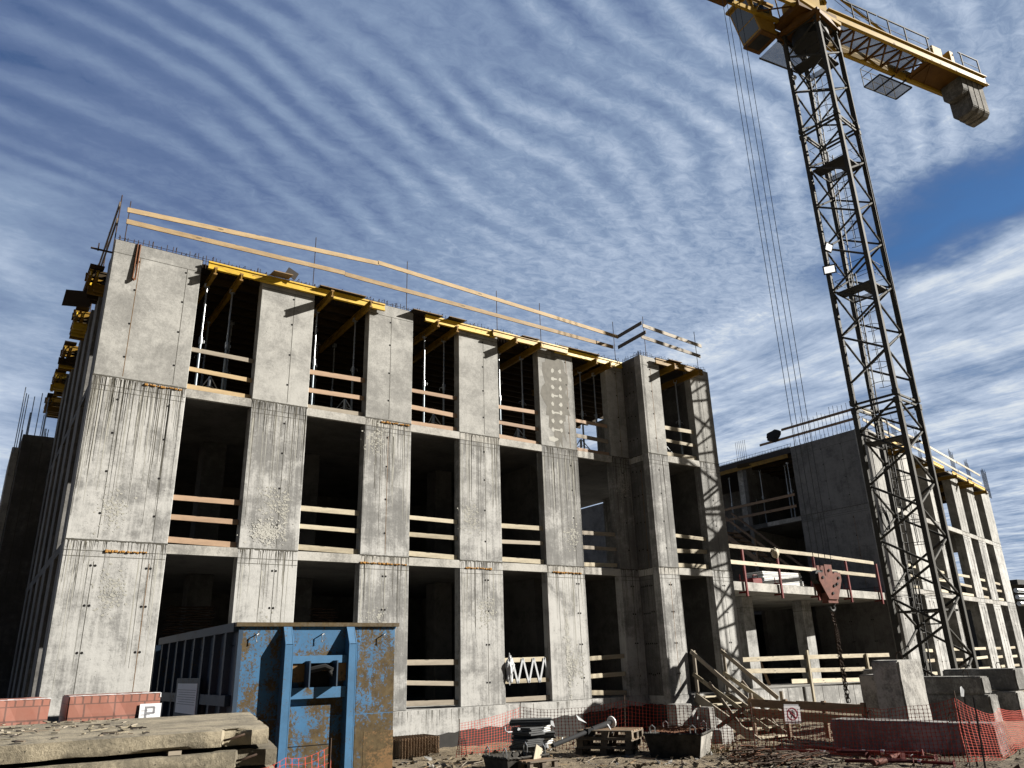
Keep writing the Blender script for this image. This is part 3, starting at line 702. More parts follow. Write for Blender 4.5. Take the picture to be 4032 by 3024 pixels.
for dz in (.08, .2): mb.tube([(-14, .1, 11.22+dz), (-4, .1, 11.22+dz)], .008, 'rebar', 4)
for k in range(60): x = -4-10*k/60; mb.tube([(x, .1, 11.22), (x+.03, .1, 11.42)], .006, 'rebar', 4)
for k in range(16): x = -.3-3.6*k/16; mb.tube([(x, .15, 11.1), (x+rnd.uniform(-.03, .03), .15, 12.3+rnd.uniform(0, .35))], .011, 'rebar', 4)
for k in range(6): x = -7.5+.12*k; mb.tube([(x, .4, 11.1), (x, .4, 12.4)], .011, 'rebar', 4)
for u, n in ((15.3, 6), (18.6, 6), (22.5, 9), (5.2, 5), (9, 4)):
    for k in range(n):
        p = RW @ Vector((u-.5+.16*k, .2, 0)); q = G.inverted() @ p; mb.tube([(q.x, q.y, 11.0), (q.x, q.y, 12.6+rnd.uniform(0, .35))], .012, 'rebar', 4)
o = mb.build('starter_bars', wing); o['kind'] = 'stuff'
# rails, beams, props of the wing
r = empty('roof_guard_rail', WP(31.95, 21, F4), 'dark double timber rail on the roof edge facing the courtyard, black rag on its end', 'guard rail')
for z, y1 in ((12.2, 22.7), (11.75, 24.1)): board('board', WP(31.95, 18.5, z-.02), WP(31.95, y1, z+.02), .13, .03, 'board_brown', r, side=(-1, 0, 0))
r = empty('roof_guard_rail', RW @ Vector((10, .15, F4)), 'pale double timber rail along the roof of the right building', 'guard rail')
for z in (12.25, 11.7):
    for a, b in ((.5, 8), (7.9, 16), (15.9, UE-.3)): board('board', RW @ Vector((a, .15, z)), RW @ Vector((b, .17, z)), .14, .03, 'board_pale', r, side=(-.2, -.97, 0))
bm = bmesh.new(); bmesh.ops.create_icosphere(bm, subdivisions=3, radius=1)
for v in bm.verts:
    n_ = noise.noise(v.co*2.3)*.4; v.co = Vector(WP(31.9+v.co.x*.05, 23.15+v.co.y*.40*(1+n_)*(1+.5*v.co.z), 11.98+v.co.z*.30*(1+n_)))
tag(MB().bm(bm, 'rubber', True).build('rag'), 'black rag hanging on the end of the courtyard roof rail', 'rag')
for i, (a, b) in enumerate(((.2, 4.6), (7.2, 10.2), (11.8, 14.6), (14.9, 18.7))):
    p = RW @ Vector((a, -.42, 10.86)); q = RW @ Vector((b, -.42, 10.86))
    hbeam(p, q, f'yellow edge beam on the right building roof, {ORDN[i]} from the corner behind the mast')
for i, u in enumerate((2.6, 3.6, 7.6, 9.6, 11.9, 14.3, 15.4, 18.2)):
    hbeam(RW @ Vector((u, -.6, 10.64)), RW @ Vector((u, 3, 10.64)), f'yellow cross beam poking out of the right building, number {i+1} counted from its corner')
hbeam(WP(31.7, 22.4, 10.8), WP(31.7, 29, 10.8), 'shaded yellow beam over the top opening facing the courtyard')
for i, y in enumerate((22.9, 23.3, 24.6, 25.3, 26.6)):
    copy_thing(prop, WP(32.3+.3*(i % 2), y, F3), f'steel prop in the shaded courtyard opening of the right building, {ORDN[i]} from its solid wall', i)
for lv, z in ((1, F1), (2, F2)):
    for i in range(5):
        u0, u1 = RP[i][1], RP[i+1][0]
        r = empty('guard_rail', RW @ Vector(((u0+u1)/2, .12, z)), f'pale guard boards across the {ORDN[i]} {FL[lv][0]} floor opening of the right building', 'guard rail', GR)
        for h in (1.05, .6, .12): board('board', RW @ Vector((u0+.02, .12, z+h)), RW @ Vector((u1-.02, .12, z+h+rnd.uniform(-.04, .04))), .14, .028, 'board_pale', r, side=(-.2, -.97, 0))
r = empty('guard_rail', WP(31.9, 24, F3), 'brown guard boards across the top courtyard opening of the right building', 'guard rail', GR)
for h in (1.05, .5): board('board', WP(31.8, 22.4, F3+h), WP(31.8, 27.5, F3+h), .14, .03, 'board_brown', r, side=(-1, 0, 0))
# blue site cabin seen through the wing
mb = MB(); cbx = RW @ Vector((13, 11, 0)); mb.cbox(cbx.x-3, cbx.x+3, cbx.y, cbx.y+2.4, -.2, 2.5, 'blue_cabin', .04); mb.box(cbx.x-3.05, cbx.x+3.05, cbx.y-.05, cbx.y+2.45, 2.5, 2.6, 'white_paint')
mb.box(cbx.x-1.2, cbx.x-.4, cbx.y-.02, cbx.y, 1.1, 1.9, 'paper')
tag(mb.build('site_cabin'), 'blue site cabin glimpsed between the piers of the right building', 'cabin')
# ------------------------------------------------------------------ courtyard deck, columns, plinth
def ys(x): return 18.42+.117*(x-20.9)
deck = empty('courtyard_deck', (26, 20, 0), 'low concrete deck on columns between the two buildings', 'deck')
mb = MB(); mb.prism([(XB1+.01, ys(20.4)), (34.06, ys(34.06)), (34.06, 31), (XB1+.01, 31)], F2-.42, F2-.12, 'concrete_slab'); mb.build('slab', deck)
mb = MB(); mb.prism([(XB1+.02, ys(20.4)), (34.05, ys(34.06)), (34.05, ys(34.06)+.3), (XB1+.02, ys(20.4)+.3)], -.9, .58, 'concrete_old')
for i in range(11):
    x = 21+i*1.2; mb.box(x, x+.012, ys(x)-.004, ys(x)+.05, -.5, .57, 'seam')
mb.build('retaining_wall', deck)
mb = MB(); mb.prism([(XB1+.02, ys(20.4)+.3), (34.05, ys(34.06)+.3), (34.05, 31), (XB1+.02, 31)], .2, .54, 'concrete_slab'); mb.build('ground_slab', deck)
for x, y in ((24.68, 20.45), (29.45, 21.25), (27, 25.5)):
    mb = MB(); mb.cbox(x, x+.62, y, y+.5, .54, F2-.42, 'concrete_old', .02); mb.box(x-.003, x+.623, y-.003, y+.503, F2-.86, F2-.845, 'seam'); mb.build('column', deck)
mb = MB(); mb.box(20.4, 39.2, 29.5, 29.7, .5, F2-.4, 'concrete_inner_shaded'); mb.build('rear_wall', deck)
mb = MB()
for a, b in (((25.9, 22, .54), (27.2, 22.6, 3.8)), ((27.6, 22, .54), (26.9, 22.6, 3.8))): mb.bar(a, b, .1, .1, 'board_brown')
tag(mb.build('timber_brace'), 'pair of brown timber braces leaning under the courtyard deck', 'brace')
# red clamp posts with two boards
rg = empty('deck_guard_rail', (27, ys(27), F2), 'pale double board rail on red clamp posts along the courtyard deck', 'guard rail')
PXB = [(430, 1495), (685, 1512), (950, 1532), (1188, 1550), (1412, 1565)]; PXT = [(385, 1190), (640, 1220), (905, 1252), (1140, 1280), (1360, 1310)]
def mpx(p): return 2700+p[0]/1.8433, 1500+p[1]/1.8433
for b_ in PXB:
    px, py = mpx(b_); r0 = ray(px, py); t = (18.42-.117*20.9)/(r0.y-.117*r0.x); x = (r0*t).x-.0; y = ys(x)-.07
    mb = MB(); mb.box(x-.035, x+.035, y-.035, y+.035, F2-.62, F2+1.1, 'post_red')
    mb.box(x-.03, x+.03, y, y+.35, F2-.5, F2-.44, 'post_red'); mb.box(x-.03, x+.03, y, y+.3, F2-.10, F2-.05, 'post_red')
    mb.tube([(x, y+.25, F2-.06), (x, y+.25, F2+.16)], .015, 'post_red', 6)
    mb.build('post', rg)
def deckpt(p, off=.0):
    px, py = mpx(p); r0 = ray(px, py); t = (18.42-.117*20.9-off)/(r0.y-.117*r0.x); v = r0*t; v.z += EYE; return v
for a, b in (((300, 1195), (930, 1262)), ((925, 1262), (1362, 1322)), ((310, 1311), (910, 1368)), ((905, 1367), (1375, 1415))):
    board('board', deckpt(a, .1), deckpt(b, .1), .14, .03, 'board_pale', rg)
# ground floor boards in front of the columns
r = empty('guard_rail', (26, ys(26), .6), 'long pale three board rail on timber posts along the courtyard retaining wall', 'guard rail', GR)
def spt(p, off):
    px, py = 2600+p[0]/2.0133, 2200+p[1]/2.0133; r0 = ray(px, py); t = (18.42-.117*20.9-off)/(r0.y-.117*r0.x); v = r0*t; v.z += EYE; return v
for a, b, m_ in (((635, 802), (1165, 780), 'board_pale'), ((1160, 780), (1812, 762), 'board_pale'), ((640, 892), (1390, 880), 'board_pale'), ((1380, 880), (1812, 868), 'board_pale'), ((1040, 972), (1730, 955), 'board_pale')):
    board('board', spt(a, .12), spt(b, .12), .15, .03, m_, r)
for a, b in (((1168, 725), (1222, 1135)), ((1625, 752), (1680, 1035))):
    p = spt(a, .2); q = spt(b, .2); board('post', (q.x, q.y, q.z), (q.x+.0, q.y, p.z), .1, .08, 'board_pale', r)
# things on the deck
mb = MB(); p0 = deckpt((650, 1420), -.5)
for k in range(9): mb.box(p0.x-.7+rnd.uniform(-.05, .05), p0.x+1.6+rnd.uniform(-.1, .1), p0.y, p0.y+.8, F2-.11+.062*k, F2-.11+.062*k+.05, 'plank_end' if k % 3 else 'film')
tag(mb.build('board_stack'), 'stack of white boards lying on the courtyard deck', 'boards')
mb = MB(); p1 = deckpt((520, 1430), -.3); mb.cbox(p1.x-.3, p1.x+.3, p1.y, p1.y+.3, F2-.12, F2+.12, 'post_red', .05); mb.tube([(p1.x-.15, p1.y+.1, F2+.12), (p1.x-.1, p1.y+.1, F2+.22), (p1.x+.1, p1.y+.1, F2+.22), (p1.x+.15, p1.y+.1, F2+.12)], .02, 'post_red', 6)
tag(mb.build('fuel_can'), 'small red can on the courtyard deck near the projecting bay', 'can')
bm = bmesh.new(); bmesh.ops.create_icosphere(bm, subdivisions=3, radius=1); pb = deckpt((650, 1250), .18)
for v in bm.verts:
    k = 1+noise.noise(v.co*2)*.25; v.co = Vector((pb.x+v.co.x*.17*k, pb.y+v.co.y*.12*k, pb.z+v.co.z*.2*k))
tag(MB().bm(bm, 'board_pale', True).build('sack'), 'pale sack hung on a red clamp post of the courtyard deck', 'sack')
# wooden site stair up to the wing's top floor
st = empty('timber_stair', (32.2, 25, F2), 'shaded wooden stair climbing from the courtyard deck to the top floor', 'stairs')
A0 = Vector((32.6, 23.0, F2)); A1 = Vector((32.6, 27.4, F3+.1)); W = Vector((1.1, 0, 0))
for w in (Vector(), W): board('stringer', A0+w-Vector((.6, 0, 0)), A1+w-Vector((.6, 0, 0)), .24, .05, 'board_brown', st, side=(-1, 0, 0))
for w in (Vector(), W): board('handrail', A0+w+Vector((-.6, 0, 1)), A1+w+Vector((-.6, 0, 1)), .12, .04, 'board_brown', st, side=(-1, 0, 0))
for k in range(13):
    c = A0.lerp(A1, (k+.5)/13)+Vector((-.6, 0, .02)); board('tread', c, c+W, .26, .04, 'board_brown', st, side=(0, 0, 1))
for k in (0, .5, 1): 
    c = A0.lerp(A1, k)+Vector((-.62, 0, 0)); board('post', c, c+Vector((0, 0, 1.1)), .1, .06, 'board_brown', st, side=(-1, 0, 0))
# ------------------------------------------------------------------ tower crane
crane = empty('tower_crane', (25.93, 13.98, 0), 'tall yellow and grey lattice tower crane right of the main building', 'crane')
CT = Matrix.Translation((25.93, 13.98, 0)) @ Matrix.Rotation(math.radians(5.0), 4, 'Z'); S = .77
LG = {'L': (-S, S), 'F': (-S, -S), 'R': (S, -S), 'B': (S, S)}
def mast(z0, z1, kk):
    mb = MB(CT)
    for n_, (x, y) in LG.items():
        sx = 1 if x > 0 else -1; sy = 1 if y > 0 else -1; t = .008
        # angle-iron box legs
        mb.box(x-.078, x+.078, y-.078, y+.078, z0, z1, 'mast_paint')
    def nodes(n_): off = 0 if n_ in 'LR' else .93; return [1.5+off+1.87*k for k in range(-1, 15) if z0-.02 <= 1.5+off+1.87*k <= z1+.02]
    for a, b in (('L', 'F'), ('F', 'R'), ('R', 'B'), ('B', 'L')):
        ax, ay = LG[a]; bx, by = LG[b]
        for za in nodes(a):
            for zb in nodes(b):
                if abs(za-zb) < 1.2:
                    mb.tube([(ax, ay, za), (bx, by, zb)], .041, 'mast_paint', 8)
        for z in (z0+.06, z1-.06):
            mb.bar((ax, ay, z), (bx, by, z), .06, .07, 'mast_paint')
    for n_, (x, y) in LG.items():
        for z in (z0+.12, z1-.12): mb.box(x-.1, x+.1, y-.1, y+.1, z-.10, z+.10, 'mast_paint')
    mb.build('mast_section', crane)
for k, (a, b) in enumerate(((-.1, 9.95), (10.0, 21.75), (21.8, 26.95))): mast(a, b, k)
for z in (20.0, 14.5, 8.6, 2.9, 25.2):
    mb = MB(CT); mb.box(-.62, -.05, -.66, .66, z, z+.03, 'steel_dark'); mb.box(-.05, .66, -.66, -.1, z, z+.03, 'steel_dark'); mb.box(.35, .66, -.1, .66, z, z+.03, 'grating')
    for s in (-.66, .66): mb.bar((-.66, s, z), (.66, s, z), .04, .06, 'mast_paint'); mb.bar((s, -.66, z), (s, .66, z), .04, .06, 'mast_paint')
    for h in (.5, 1.0):
        for s in (-.66, .66): mb.bar((-.66, s, z+h), (.66, s, z+h), .014, .014, 'steel_dark'); mb.bar((s, -.66, z+h), (s, .66, z+h), .014, .014, 'steel_dark')
    mb.build('platform', crane)
prev = .3
for k, z in enumerate((2.9, 8.6, 14.5, 20.0, 25.2)):
    mb = MB(CT); lx = .1+.12*(k % 2); y0_, y1_ = .45, .25
    for s in (-.2, .2): mb.bar((lx+s, y0_, prev), (lx+s, y1_, z+1), .035, .035, 'steel_dark')
    n_ = int((z+1-prev)/.3)
    for i in range(n_): t = (i+.5)/n_; mb.tube([(lx-.2, y0_+(y1_-y0_)*t, prev+(z+1-prev)*t), (lx+.2, y0_+(y1_-y0_)*t, prev+(z+1-prev)*t)], .012, 'steel_dark', 5)
    hs = [prev+2.2+.75*i for i in range(9) if prev+2.2+.75*i < z-.1]
    for h in hs:
        mb.tube([(lx+.36*math.cos(a)*1.0, .3-.34+.36*math.sin(a), h) for a in [math.pi*(.86-i*1.72/12-.0) - math.pi/2*0 for i in range(13)] ] if False else [(lx+.38*math.cos(math.pi*(-1.22+1.44*i/12)), .0+.38*math.sin(math.pi*(-1.22+1.44*i/12))+.02, h) for i in range(13)], .012, 'steel_dark', 5)
    if hs:
        for a in (-1.1, -.8, -.5, -.2, .1): mb.bar((lx+.38*math.cos(math.pi*a), .02+.38*math.sin(math.pi*a), hs[0]), (lx+.38*math.cos(math.pi*a), .02+.38*math.sin(math.pi*a), hs[-1]), .02, .012, 'steel_dark')
    mb.build('ladder', crane); prev = z
mb = MB(CT); mb.tube([(.45, -.95, 25.5), (.47, -.97, 18), (.45, -.95, 10), (.43, -.93, 1)], .02, 'rubber', 6)
mb.tube([(-.62, .5, 9.5), (-.5, .6, 6.3), (-.3, .55, 5.7), (-.45, .5, 6.5)], .012, 'rubber', 5); mb.build('power_cable', crane)
mb = MB(CT)
for z in (5.9,):
    for i in range(5):
        R = .22+.03*i; mb.tube([(-.45+R*math.cos(a/8*math.pi*2)*.7, .6+R*math.sin(a/8*math.pi*2)*.3, z+.15*math.sin(a/8*math.pi*2+1)+.03*i+R*math.sin(a/8*math.pi*2)) for a in range(9)], .016, 'rubber', 5)
mb.build('cable_coil', crane)
# slewing ring and cat head
JD = Vector((-.987, .157, 0)).normalized(); JN = Vector((-.157, -.987, 0)).normalized()   # along the jib, and towards the viewer's side
JT = Matrix(((JD.x, -JN.x, 0, 25.93), (JD.y, -JN.y, 0, 13.98), (0, 0, 1, 0), (0, 0, 0, 1)))   # local x: jib outwards, local -y: viewer's side
mb = MB(CT); mb.box(-.95, .95, -.95, .95, 26.9, 27.12, 'crane_yellow_shaded'); 
for s in (-1, 1):
    for t in (-1, 1): mb.bar((s*.8, t*.8, 26.5), (s*.95, t*.95, 26.95), .12, .12, 'crane_yellow_shaded')
mb.tube([(0, 0, 26.4), (0, 0, 26.9)], .75, 'steel_dark', 20); mb.tube([(0, 0, 27.12), (0, 0, 27.4)], .85, 'crane_yellow_shaded', 24); mb.build('slewing_ring', crane)
mb = MB(JT)
mb.box(-1.0, 1.2, -.72, .72, 27.4, 27.7, 'crane_yellow_shaded'); mb.box(-.8, .8, -.5, .5, 27.7, 28.6, 'crane_yellow')
for s in (-.55, .55): mb.bar((.3, s, 28.4), (0, s*.3, 31.5), .14, .14, 'crane_yellow'); mb.bar((-.7, s, 28.4), (-.1, s*.3, 31.5), .12, .12, 'crane_yellow')
for s in (-.9, .9): mb.bar((-1.0, s*.9, 27.1), (1.3, s, 27.5), .1, .16, 'crane_yellow')
mb.build('slewing_frame', crane)
# counter jib
ZC = 27.45; L2 = -11.0
mb = MB(JT)
for s in (-.62, .62):
    mb.box(L2, -.6, s-.05, s+.05, ZC+.02, ZC+.5, 'crane_yellow'); o2 = -.13 if s < 0 else .13
    for zz in (ZC, ZC+.5): mb.box(L2-.05, -.6, min(s-.02, s+o2), max(s+.02, s+o2), zz-.022, zz+.022, 'crane_yellow')
for k in range(7):
    x = -1.2-1.0*k
    mb.bar((x, -.6, ZC+.1), (x-1, .6, ZC+.1), .07, .07, 'crane_yellow_shaded'); mb.bar((x, .6, ZC+.16), (x-1, -.6, ZC+.16), .06, .06, 'crane_yellow_shaded'); mb.bar((x, -.6, ZC+.08), (x, .6, ZC+.08), .08, .1, 'crane_yellow_shaded')
mb.box(L2+.2, -6.9, -.57, .57, ZC+.1, ZC+.13, 'crane_yellow_shaded'); mb.box(L2, L2+.06, -.6, .6, ZC, ZC+.5, 'crane_yellow_shaded')
for x in (-4.5, -7.0, -7.6, -8.3, -8.7, -10.9): mb.add([(x-.08, -.75, ZC-.02), (x+.08, -.75, ZC-.02), (x, -.75, ZC+.1), (x-.08, -.7, ZC-.02), (x+.08, -.7, ZC-.02), (x, -.7, ZC+.1)], [(0, 1, 2), (3, 5, 4), (0, 3, 4, 1), (1, 4, 5, 2), (2, 5, 3, 0)], 'crane_yellow_shaded')
mb.box(-6.9, -1.2, -.56, .56, ZC+.3, ZC+.31, 'grating'); mb.build('counter_jib', crane)
mb = MB(JT)
for x in (-2.3+.0, -3.3, -4.6, -5.7, -7.2): mb.bar((x, -.62, ZC+.5), (x, -.62, ZC+1.55), .05, .05, 'steel_dark')
mb.bar((-1.8, -.62, ZC+1.55), (-3.9, -.62, ZC+1.55), .05, .06, 'steel_dark'); mb.bar((-4.0, -.62, ZC+1.55), (-7.4, -.62, ZC+1.55), .05, .06, 'steel_dark'); mb.bar((-1.8, -.62, ZC+1.0), (-7.5, -.62, ZC+1.0), .02, .02, 'steel_dark')
for x in (-9.6, -10.85): mb.bar((x, -.62, ZC+.5), (x, -.62, ZC+1.5), .05, .05, 'steel_dark')
mb.bar((-9.45, -.62, ZC+1.5), (-10.9, -.62, ZC+1.5), .05, .05, 'steel_dark'); mb.bar((-9.45, -.62, ZC+1.0), (-10.9, -.62, ZC+1.0), .02, .02, 'steel_dark')
mb.build('hand_rail', crane)
mb = MB(JT); mb.cbox(-8.65, -7.95, -.35, .3, ZC+.62, ZC+1.65, 'crane_yellow', .03); mb.box(-8.6, -7.9, -.4, .3, ZC+.5, ZC+.62, 'steel_dark'); mb.build('winch_box', crane)
mb = MB(JT); mb.cbox(-9.25, -8.95, -.5, .45, ZC+.45, ZC+1.55, 'crane_yellow', .03); mb.build('switch_box', crane)
mb = MB(JT); mb.tube([(-7.4, -.1, ZC+.6), (-.5, -.05, ZC+3.2)], .06, 'crane_yellow', 6); mb.tube([(-7.6, .3, ZC+.55), (-.3, .2, ZC+3.6)], .012, 'rope', 4); mb.tube([(-7.6, .0, ZC+.7), (-.3, .0, ZC+3.8)], .012, 'rope', 4); mb.build('tie_bar', crane)
for k in range(4):      # concrete counterweight slabs hung through the frame
    x1 = -9.25-.41*k; x0 = x1-.40; d = (.95, 1.75, 1.72, 1.78)[k]; d = (.85, 1.7, 1.75, 1.8)[k]
    bm = bmesh.new(); prof = [(-.52, .75), (-.52, -d+.22), (-.36, -d), (.36, -d), (.52, -d+.22), (.52, .75)]
    mb = MB(JT); n_ = len(prof)
    vs = [(x0, y, ZC+z) for y, z in prof]+[(x1, y, ZC+z) for y, z in prof]
    bm.free(); b2 = bmesh.new(); bv = [b2.verts.new(v) for v in vs]
    b2.faces.new(bv[:n_]); b2.faces.new(list(reversed(bv[n_:])))
    for i in range(n_): b2.faces.new((bv[i], bv[n_+i], bv[n_+(i+1) % n_], bv[(i+1) % n_]))
    bmesh.ops.recalc_face_normals(b2, faces=b2.faces[:]); bmesh.ops.bevel(b2, geom=b2.edges[:], offset=.03, segments=2, affect='EDGES')
    mb.bm(b2, 'counterweight'); mb.build('counterweight', crane)
mb = MB(JT)       # side maintenance basket
mb.box(-7.6, -5.4, .85, 1.75, ZC-.05, ZC-.02, 'grating')
for a, b in (((-7.6, .85), (-5.4, .85)), ((-7.6, 1.75), (-5.4, 1.75)), ((-7.6, .85), (-7.6, 1.75)), ((-5.4, .85), (-5.4, 1.75)), ((-6.9, .6), (-6.9, 1.75)), ((-6.1, .6), (-6.1, 1.75))): mb.bar((*a, ZC-.07), (*b, ZC-.07), .05, .06, 'steel_dark')
for x in (-7.6, -6.9, -6.1, -5.4):
    mb.bar((x, 1.75, ZC-.05), (x, 1.75, ZC+1.0), .03, .03, 'steel_dark')
for z in (.5, 1.0): mb.bar((-7.6, 1.75, ZC+z), (-5.4, 1.75, ZC+z), .025, .025, 'steel_dark'); mb.bar((-5.4, .75, ZC+z), (-5.4, 1.75, ZC+z), .025, .025, 'steel_dark')
mb.build('basket', crane)
# jib
mb = MB(JT); ZJ = 27.55
for s in (-.5, .5):
    mb.box(.9, 22, s-.07, s+.07, ZJ, ZJ+.2, 'crane_yellow')
mb.box(.9, 22, -.07, .07, ZJ+1.15, ZJ+1.3, 'crane_yellow')
for k in range(14):
    x = 1+1.5*k
    for s in (-.5, .5): mb.bar((x, s, ZJ+.15), (x+.75, 0, ZJ+1.2), .05, .05, 'crane_yellow'); mb.bar((x+1.5, s, ZJ+.15), (x+.75, 0, ZJ+1.2), .05, .05, 'crane_yellow')
    mb.bar((x, -.5, ZJ+.1), (x+1.5, .5, ZJ+.1), .05, .05, 'crane_yellow_shaded')
mb.tube([(20, 0, ZJ+1.3), (0, 0, 31.5)], .03, 'rope', 5); mb.build('jib', crane)
# cab, on the far side of the jib root
mb = MB(JT)
cx0, cx1, cy0, cy1, cz0, cz1 = 1.35, 2.55, .58, 1.68, 26.88, 28.45
def cabshell(mb, mat, x0, x1t, x1b, y0, y1, z0, z1):
    vs = [(x0, y0, z0), (x1b, y0, z0), (x1b, y1, z0), (x0, y1, z0), (x0, y0, z1), (x1t, y0, z1), (x1t, y1, z1), (x0, y1, z1)]
    mb.add(vs, [(0,3,2,1),(4,5,6,7),(0,1,5,4),(1,2,6,5),(2,3,7,6),(3,0,4,7)], mat)
cabshell(mb, 'cab_side', cx0, 2.75, 2.2, cy0, cy1, cz0, cz1)
mb.box(cx0-.1, 2.9, cy0-.06, cy1+.06, cz1, cz1+.12, 'cab_side'); mb.box(cx0-.05, 2.2, cy0-.03, cy1+.03, cz0-.1, cz0, 'crane_yellow_shaded')
cab = mb.build('cab', crane)
mb = MB(JT)
def fpt(y, z, e=.006): t = (z-cz0)/(cz1-cz0); return (2.2+.55*t+e, y, z)
for z0, z1 in ((cz0+.08, cz0+.62), (cz0+.67, cz1-.08)): mb.quad(fpt(cy0+.07, z0), fpt(cy1-.07, z0), fpt(cy1-.07, z1), fpt(cy0+.07, z1), 'cab_glass')
mb.quad((1.5, cy0-.005, cz0+.75), (2.2, cy0-.005, cz0+.75), (2.45, cy0-.005, cz1-.12), (1.5, cy0-.005, cz1-.12), 'cab_glass')
mb.quad((1.5, cy1-.15, cz0-.104), (2.12, cy1-.15, cz0-.104), (2.12, cy0+.15, cz0-.104), (1.5, cy0+.15, cz0-.104), 'steel_dark'); mb.build('window', cab)
mb = MB(JT)
for y in (cy0, cy1): mb.box(-.9, 1.35, y-.02, y+.02, 26.52, 26.6, 'steel_dark')
mb.box(-.9, 1.35, cy0, cy1, 26.53, 26.555, 'grating'); mb.build('access_platform', crane)
mb = MB(JT); mb.tube([(-.62, 1.7, 26.5), (-.62, 1.7, 26.3)], .012, 'steel_dark', 5)
bm = bmesh.new(); bmesh.ops.create_uvsphere(bm, u_segments=14, v_segments=10, radius=.12); bmesh.ops.translate(bm, vec=(-.62, 1.7, 26.2), verts=bm.verts); mb.bm(bm, 'film', True); mb.build('lamp', crane)
# trolley, ropes, hook block
HK = Vector((21.30, 14.40, 0))
hl = (JT.inverted() @ HK)
mb = MB(JT); mb.box(hl.x-.5, hl.x+.7, -.55, .55, ZJ-.3, ZJ-.2, 'crane_yellow_shaded')
for x in (hl.x-.35, hl.x+.3, hl.x+.6):
    mb.tube([(x, -.1, ZJ-.4), (x, .1, ZJ-.4)], .17, 'steel_dark', 14)
mb.build('trolley', crane)
mb = MB()
for k, (dx, dy) in enumerate(((-.42, .05), (-.20, .03), (.10, -.02), (.34, -.05))):
    dxb = (-.42, -.12, .12, .42)[k]
    tx, bx = (-.50, -.24, .16, .50)[k], (-.40, -.13, .14, .40)[k]
    mb.tube([HK+Vector((tx*.95, dy, ZJ-.35)), HK+Vector((bx, dy*.5, 4.15))], .011, 'rope', 5)
mb.build('hoist_rope', crane)
hook = empty('hook_block', HK+Vector((0, 0, 3.3)), 'red steel hook block hanging on four ropes with a chain sling', 'hook block')
def plate(mb, y0, y1, pts, mat):
    n_ = len(pts); pts = [(x*.86, 3.62+(z-3.62)*.88) for x, z in pts]; vs = [HK+Vector((x, y0, z)) for x, z in pts]+[HK+Vector((x, y1, z)) for x, z in pts]
    mb.add(vs, [tuple(range(n_)), tuple(reversed(range(n_, 2*n_)))]+[(i, n_+i, n_+(i+1) % n_, (i+1) % n_) for i in range(n_)], mat)
for y0, y1 in ((-.16, -.13), (.1, .13)):
    mb = MB(); plate(mb, y0, y1, [(-.62, 4.02), (-.35, 4.02), (-.27, 3.92), (-.22, 3.92), (-.22, 4.3), (.2, 4.3), (.2, 3.98), (.34, 4.05), (.66, 4.05), (.66, 3.8), (.30, 3.15), (-.22, 3.15), (-.62, 3.75)], 'hook_red')
    for x, z in ((-.36, 3.83), (.42, 3.84), (0, 4.05), (.02, 3.38), (.14, 3.6), (.3, 3.66)): mb.tube([HK+Vector((x, y0-.03, z)), HK+Vector((x, y0, z))], .042, 'rubber', 8)
    mb.build('side_plate', hook)
for x in (-.42, .45):
    MB().tube([HK+Vector((x, -.1, 3.85)), HK+Vector((x, .08, 3.85))], .2, 'steel_dark', 16).build('sheave', hook)
mb = MB(); mb.box(HK.x-.2, HK.x+.28, HK.y-.12, HK.y+.1, 3.1, 3.4, 'hook_red'); mb.tube([HK+Vector((.03+.13*math.sin(a), -.05, 3.02+.14*math.cos(a))) for a in [i*.45 for i in range(11)]], .04, 'steel_dark', 8); mb.build('hook', hook)
# chain sling: real links
sl = empty('chain_sling', HK+Vector((0, 0, .6)), 'dark chain sling dangling from the red hook block', 'chain')
def link(mb, p, q, rad, wire, twist):
    d = (q-p); L = d.length; d.normalize(); _, r, u = mb.frame(p, q); s_ = r*math.cos(twist)+u*math.sin(twist); c = (p+q)/2; pts = []
    for i in range(13):
        a = i/12*2*math.pi; pts.append(c+s_*rad*math.cos(a)+d*(L*.62)*math.sin(a))
    mb.tube(pts, wire, 'rebar', 5)
mb = MB(); P = [HK+Vector((.06, 0, 2.95)), HK+Vector((.12, 0, 2.5)), HK+Vector((.10, 0, 2.0)), HK+Vector((.12, .0, .35))]
def along(t):
    t *= len(P)-1; i = min(int(t), len(P)-2); return P[i].lerp(P[i+1], t-i)
link(mb, P[0], P[0].lerp(P[1], .3), .05, .014, 0)
for k in range(4): link(mb, P[0].lerp(P[1], .25+.2*k), P[0].lerp(P[1], .45+.2*k), .05, .016, k % 2*1.57)
for strand in range(4):
    ox = Vector(((-.05, .0, .045, .02)[strand], (-.03, .04, -.02, .03)[strand], 0))
    for k in range(30):
        a = P[1].lerp(P[2], 0); t0 = .33+.67*k/30; t1 = .33+.67*(k+1)/30
        link(mb, along(t0)+ox*(min(1, k/6)), along(t1)+ox*min(1, k/6), .032, .010, k % 2*1.57+strand)
mb.build('chain', sl)
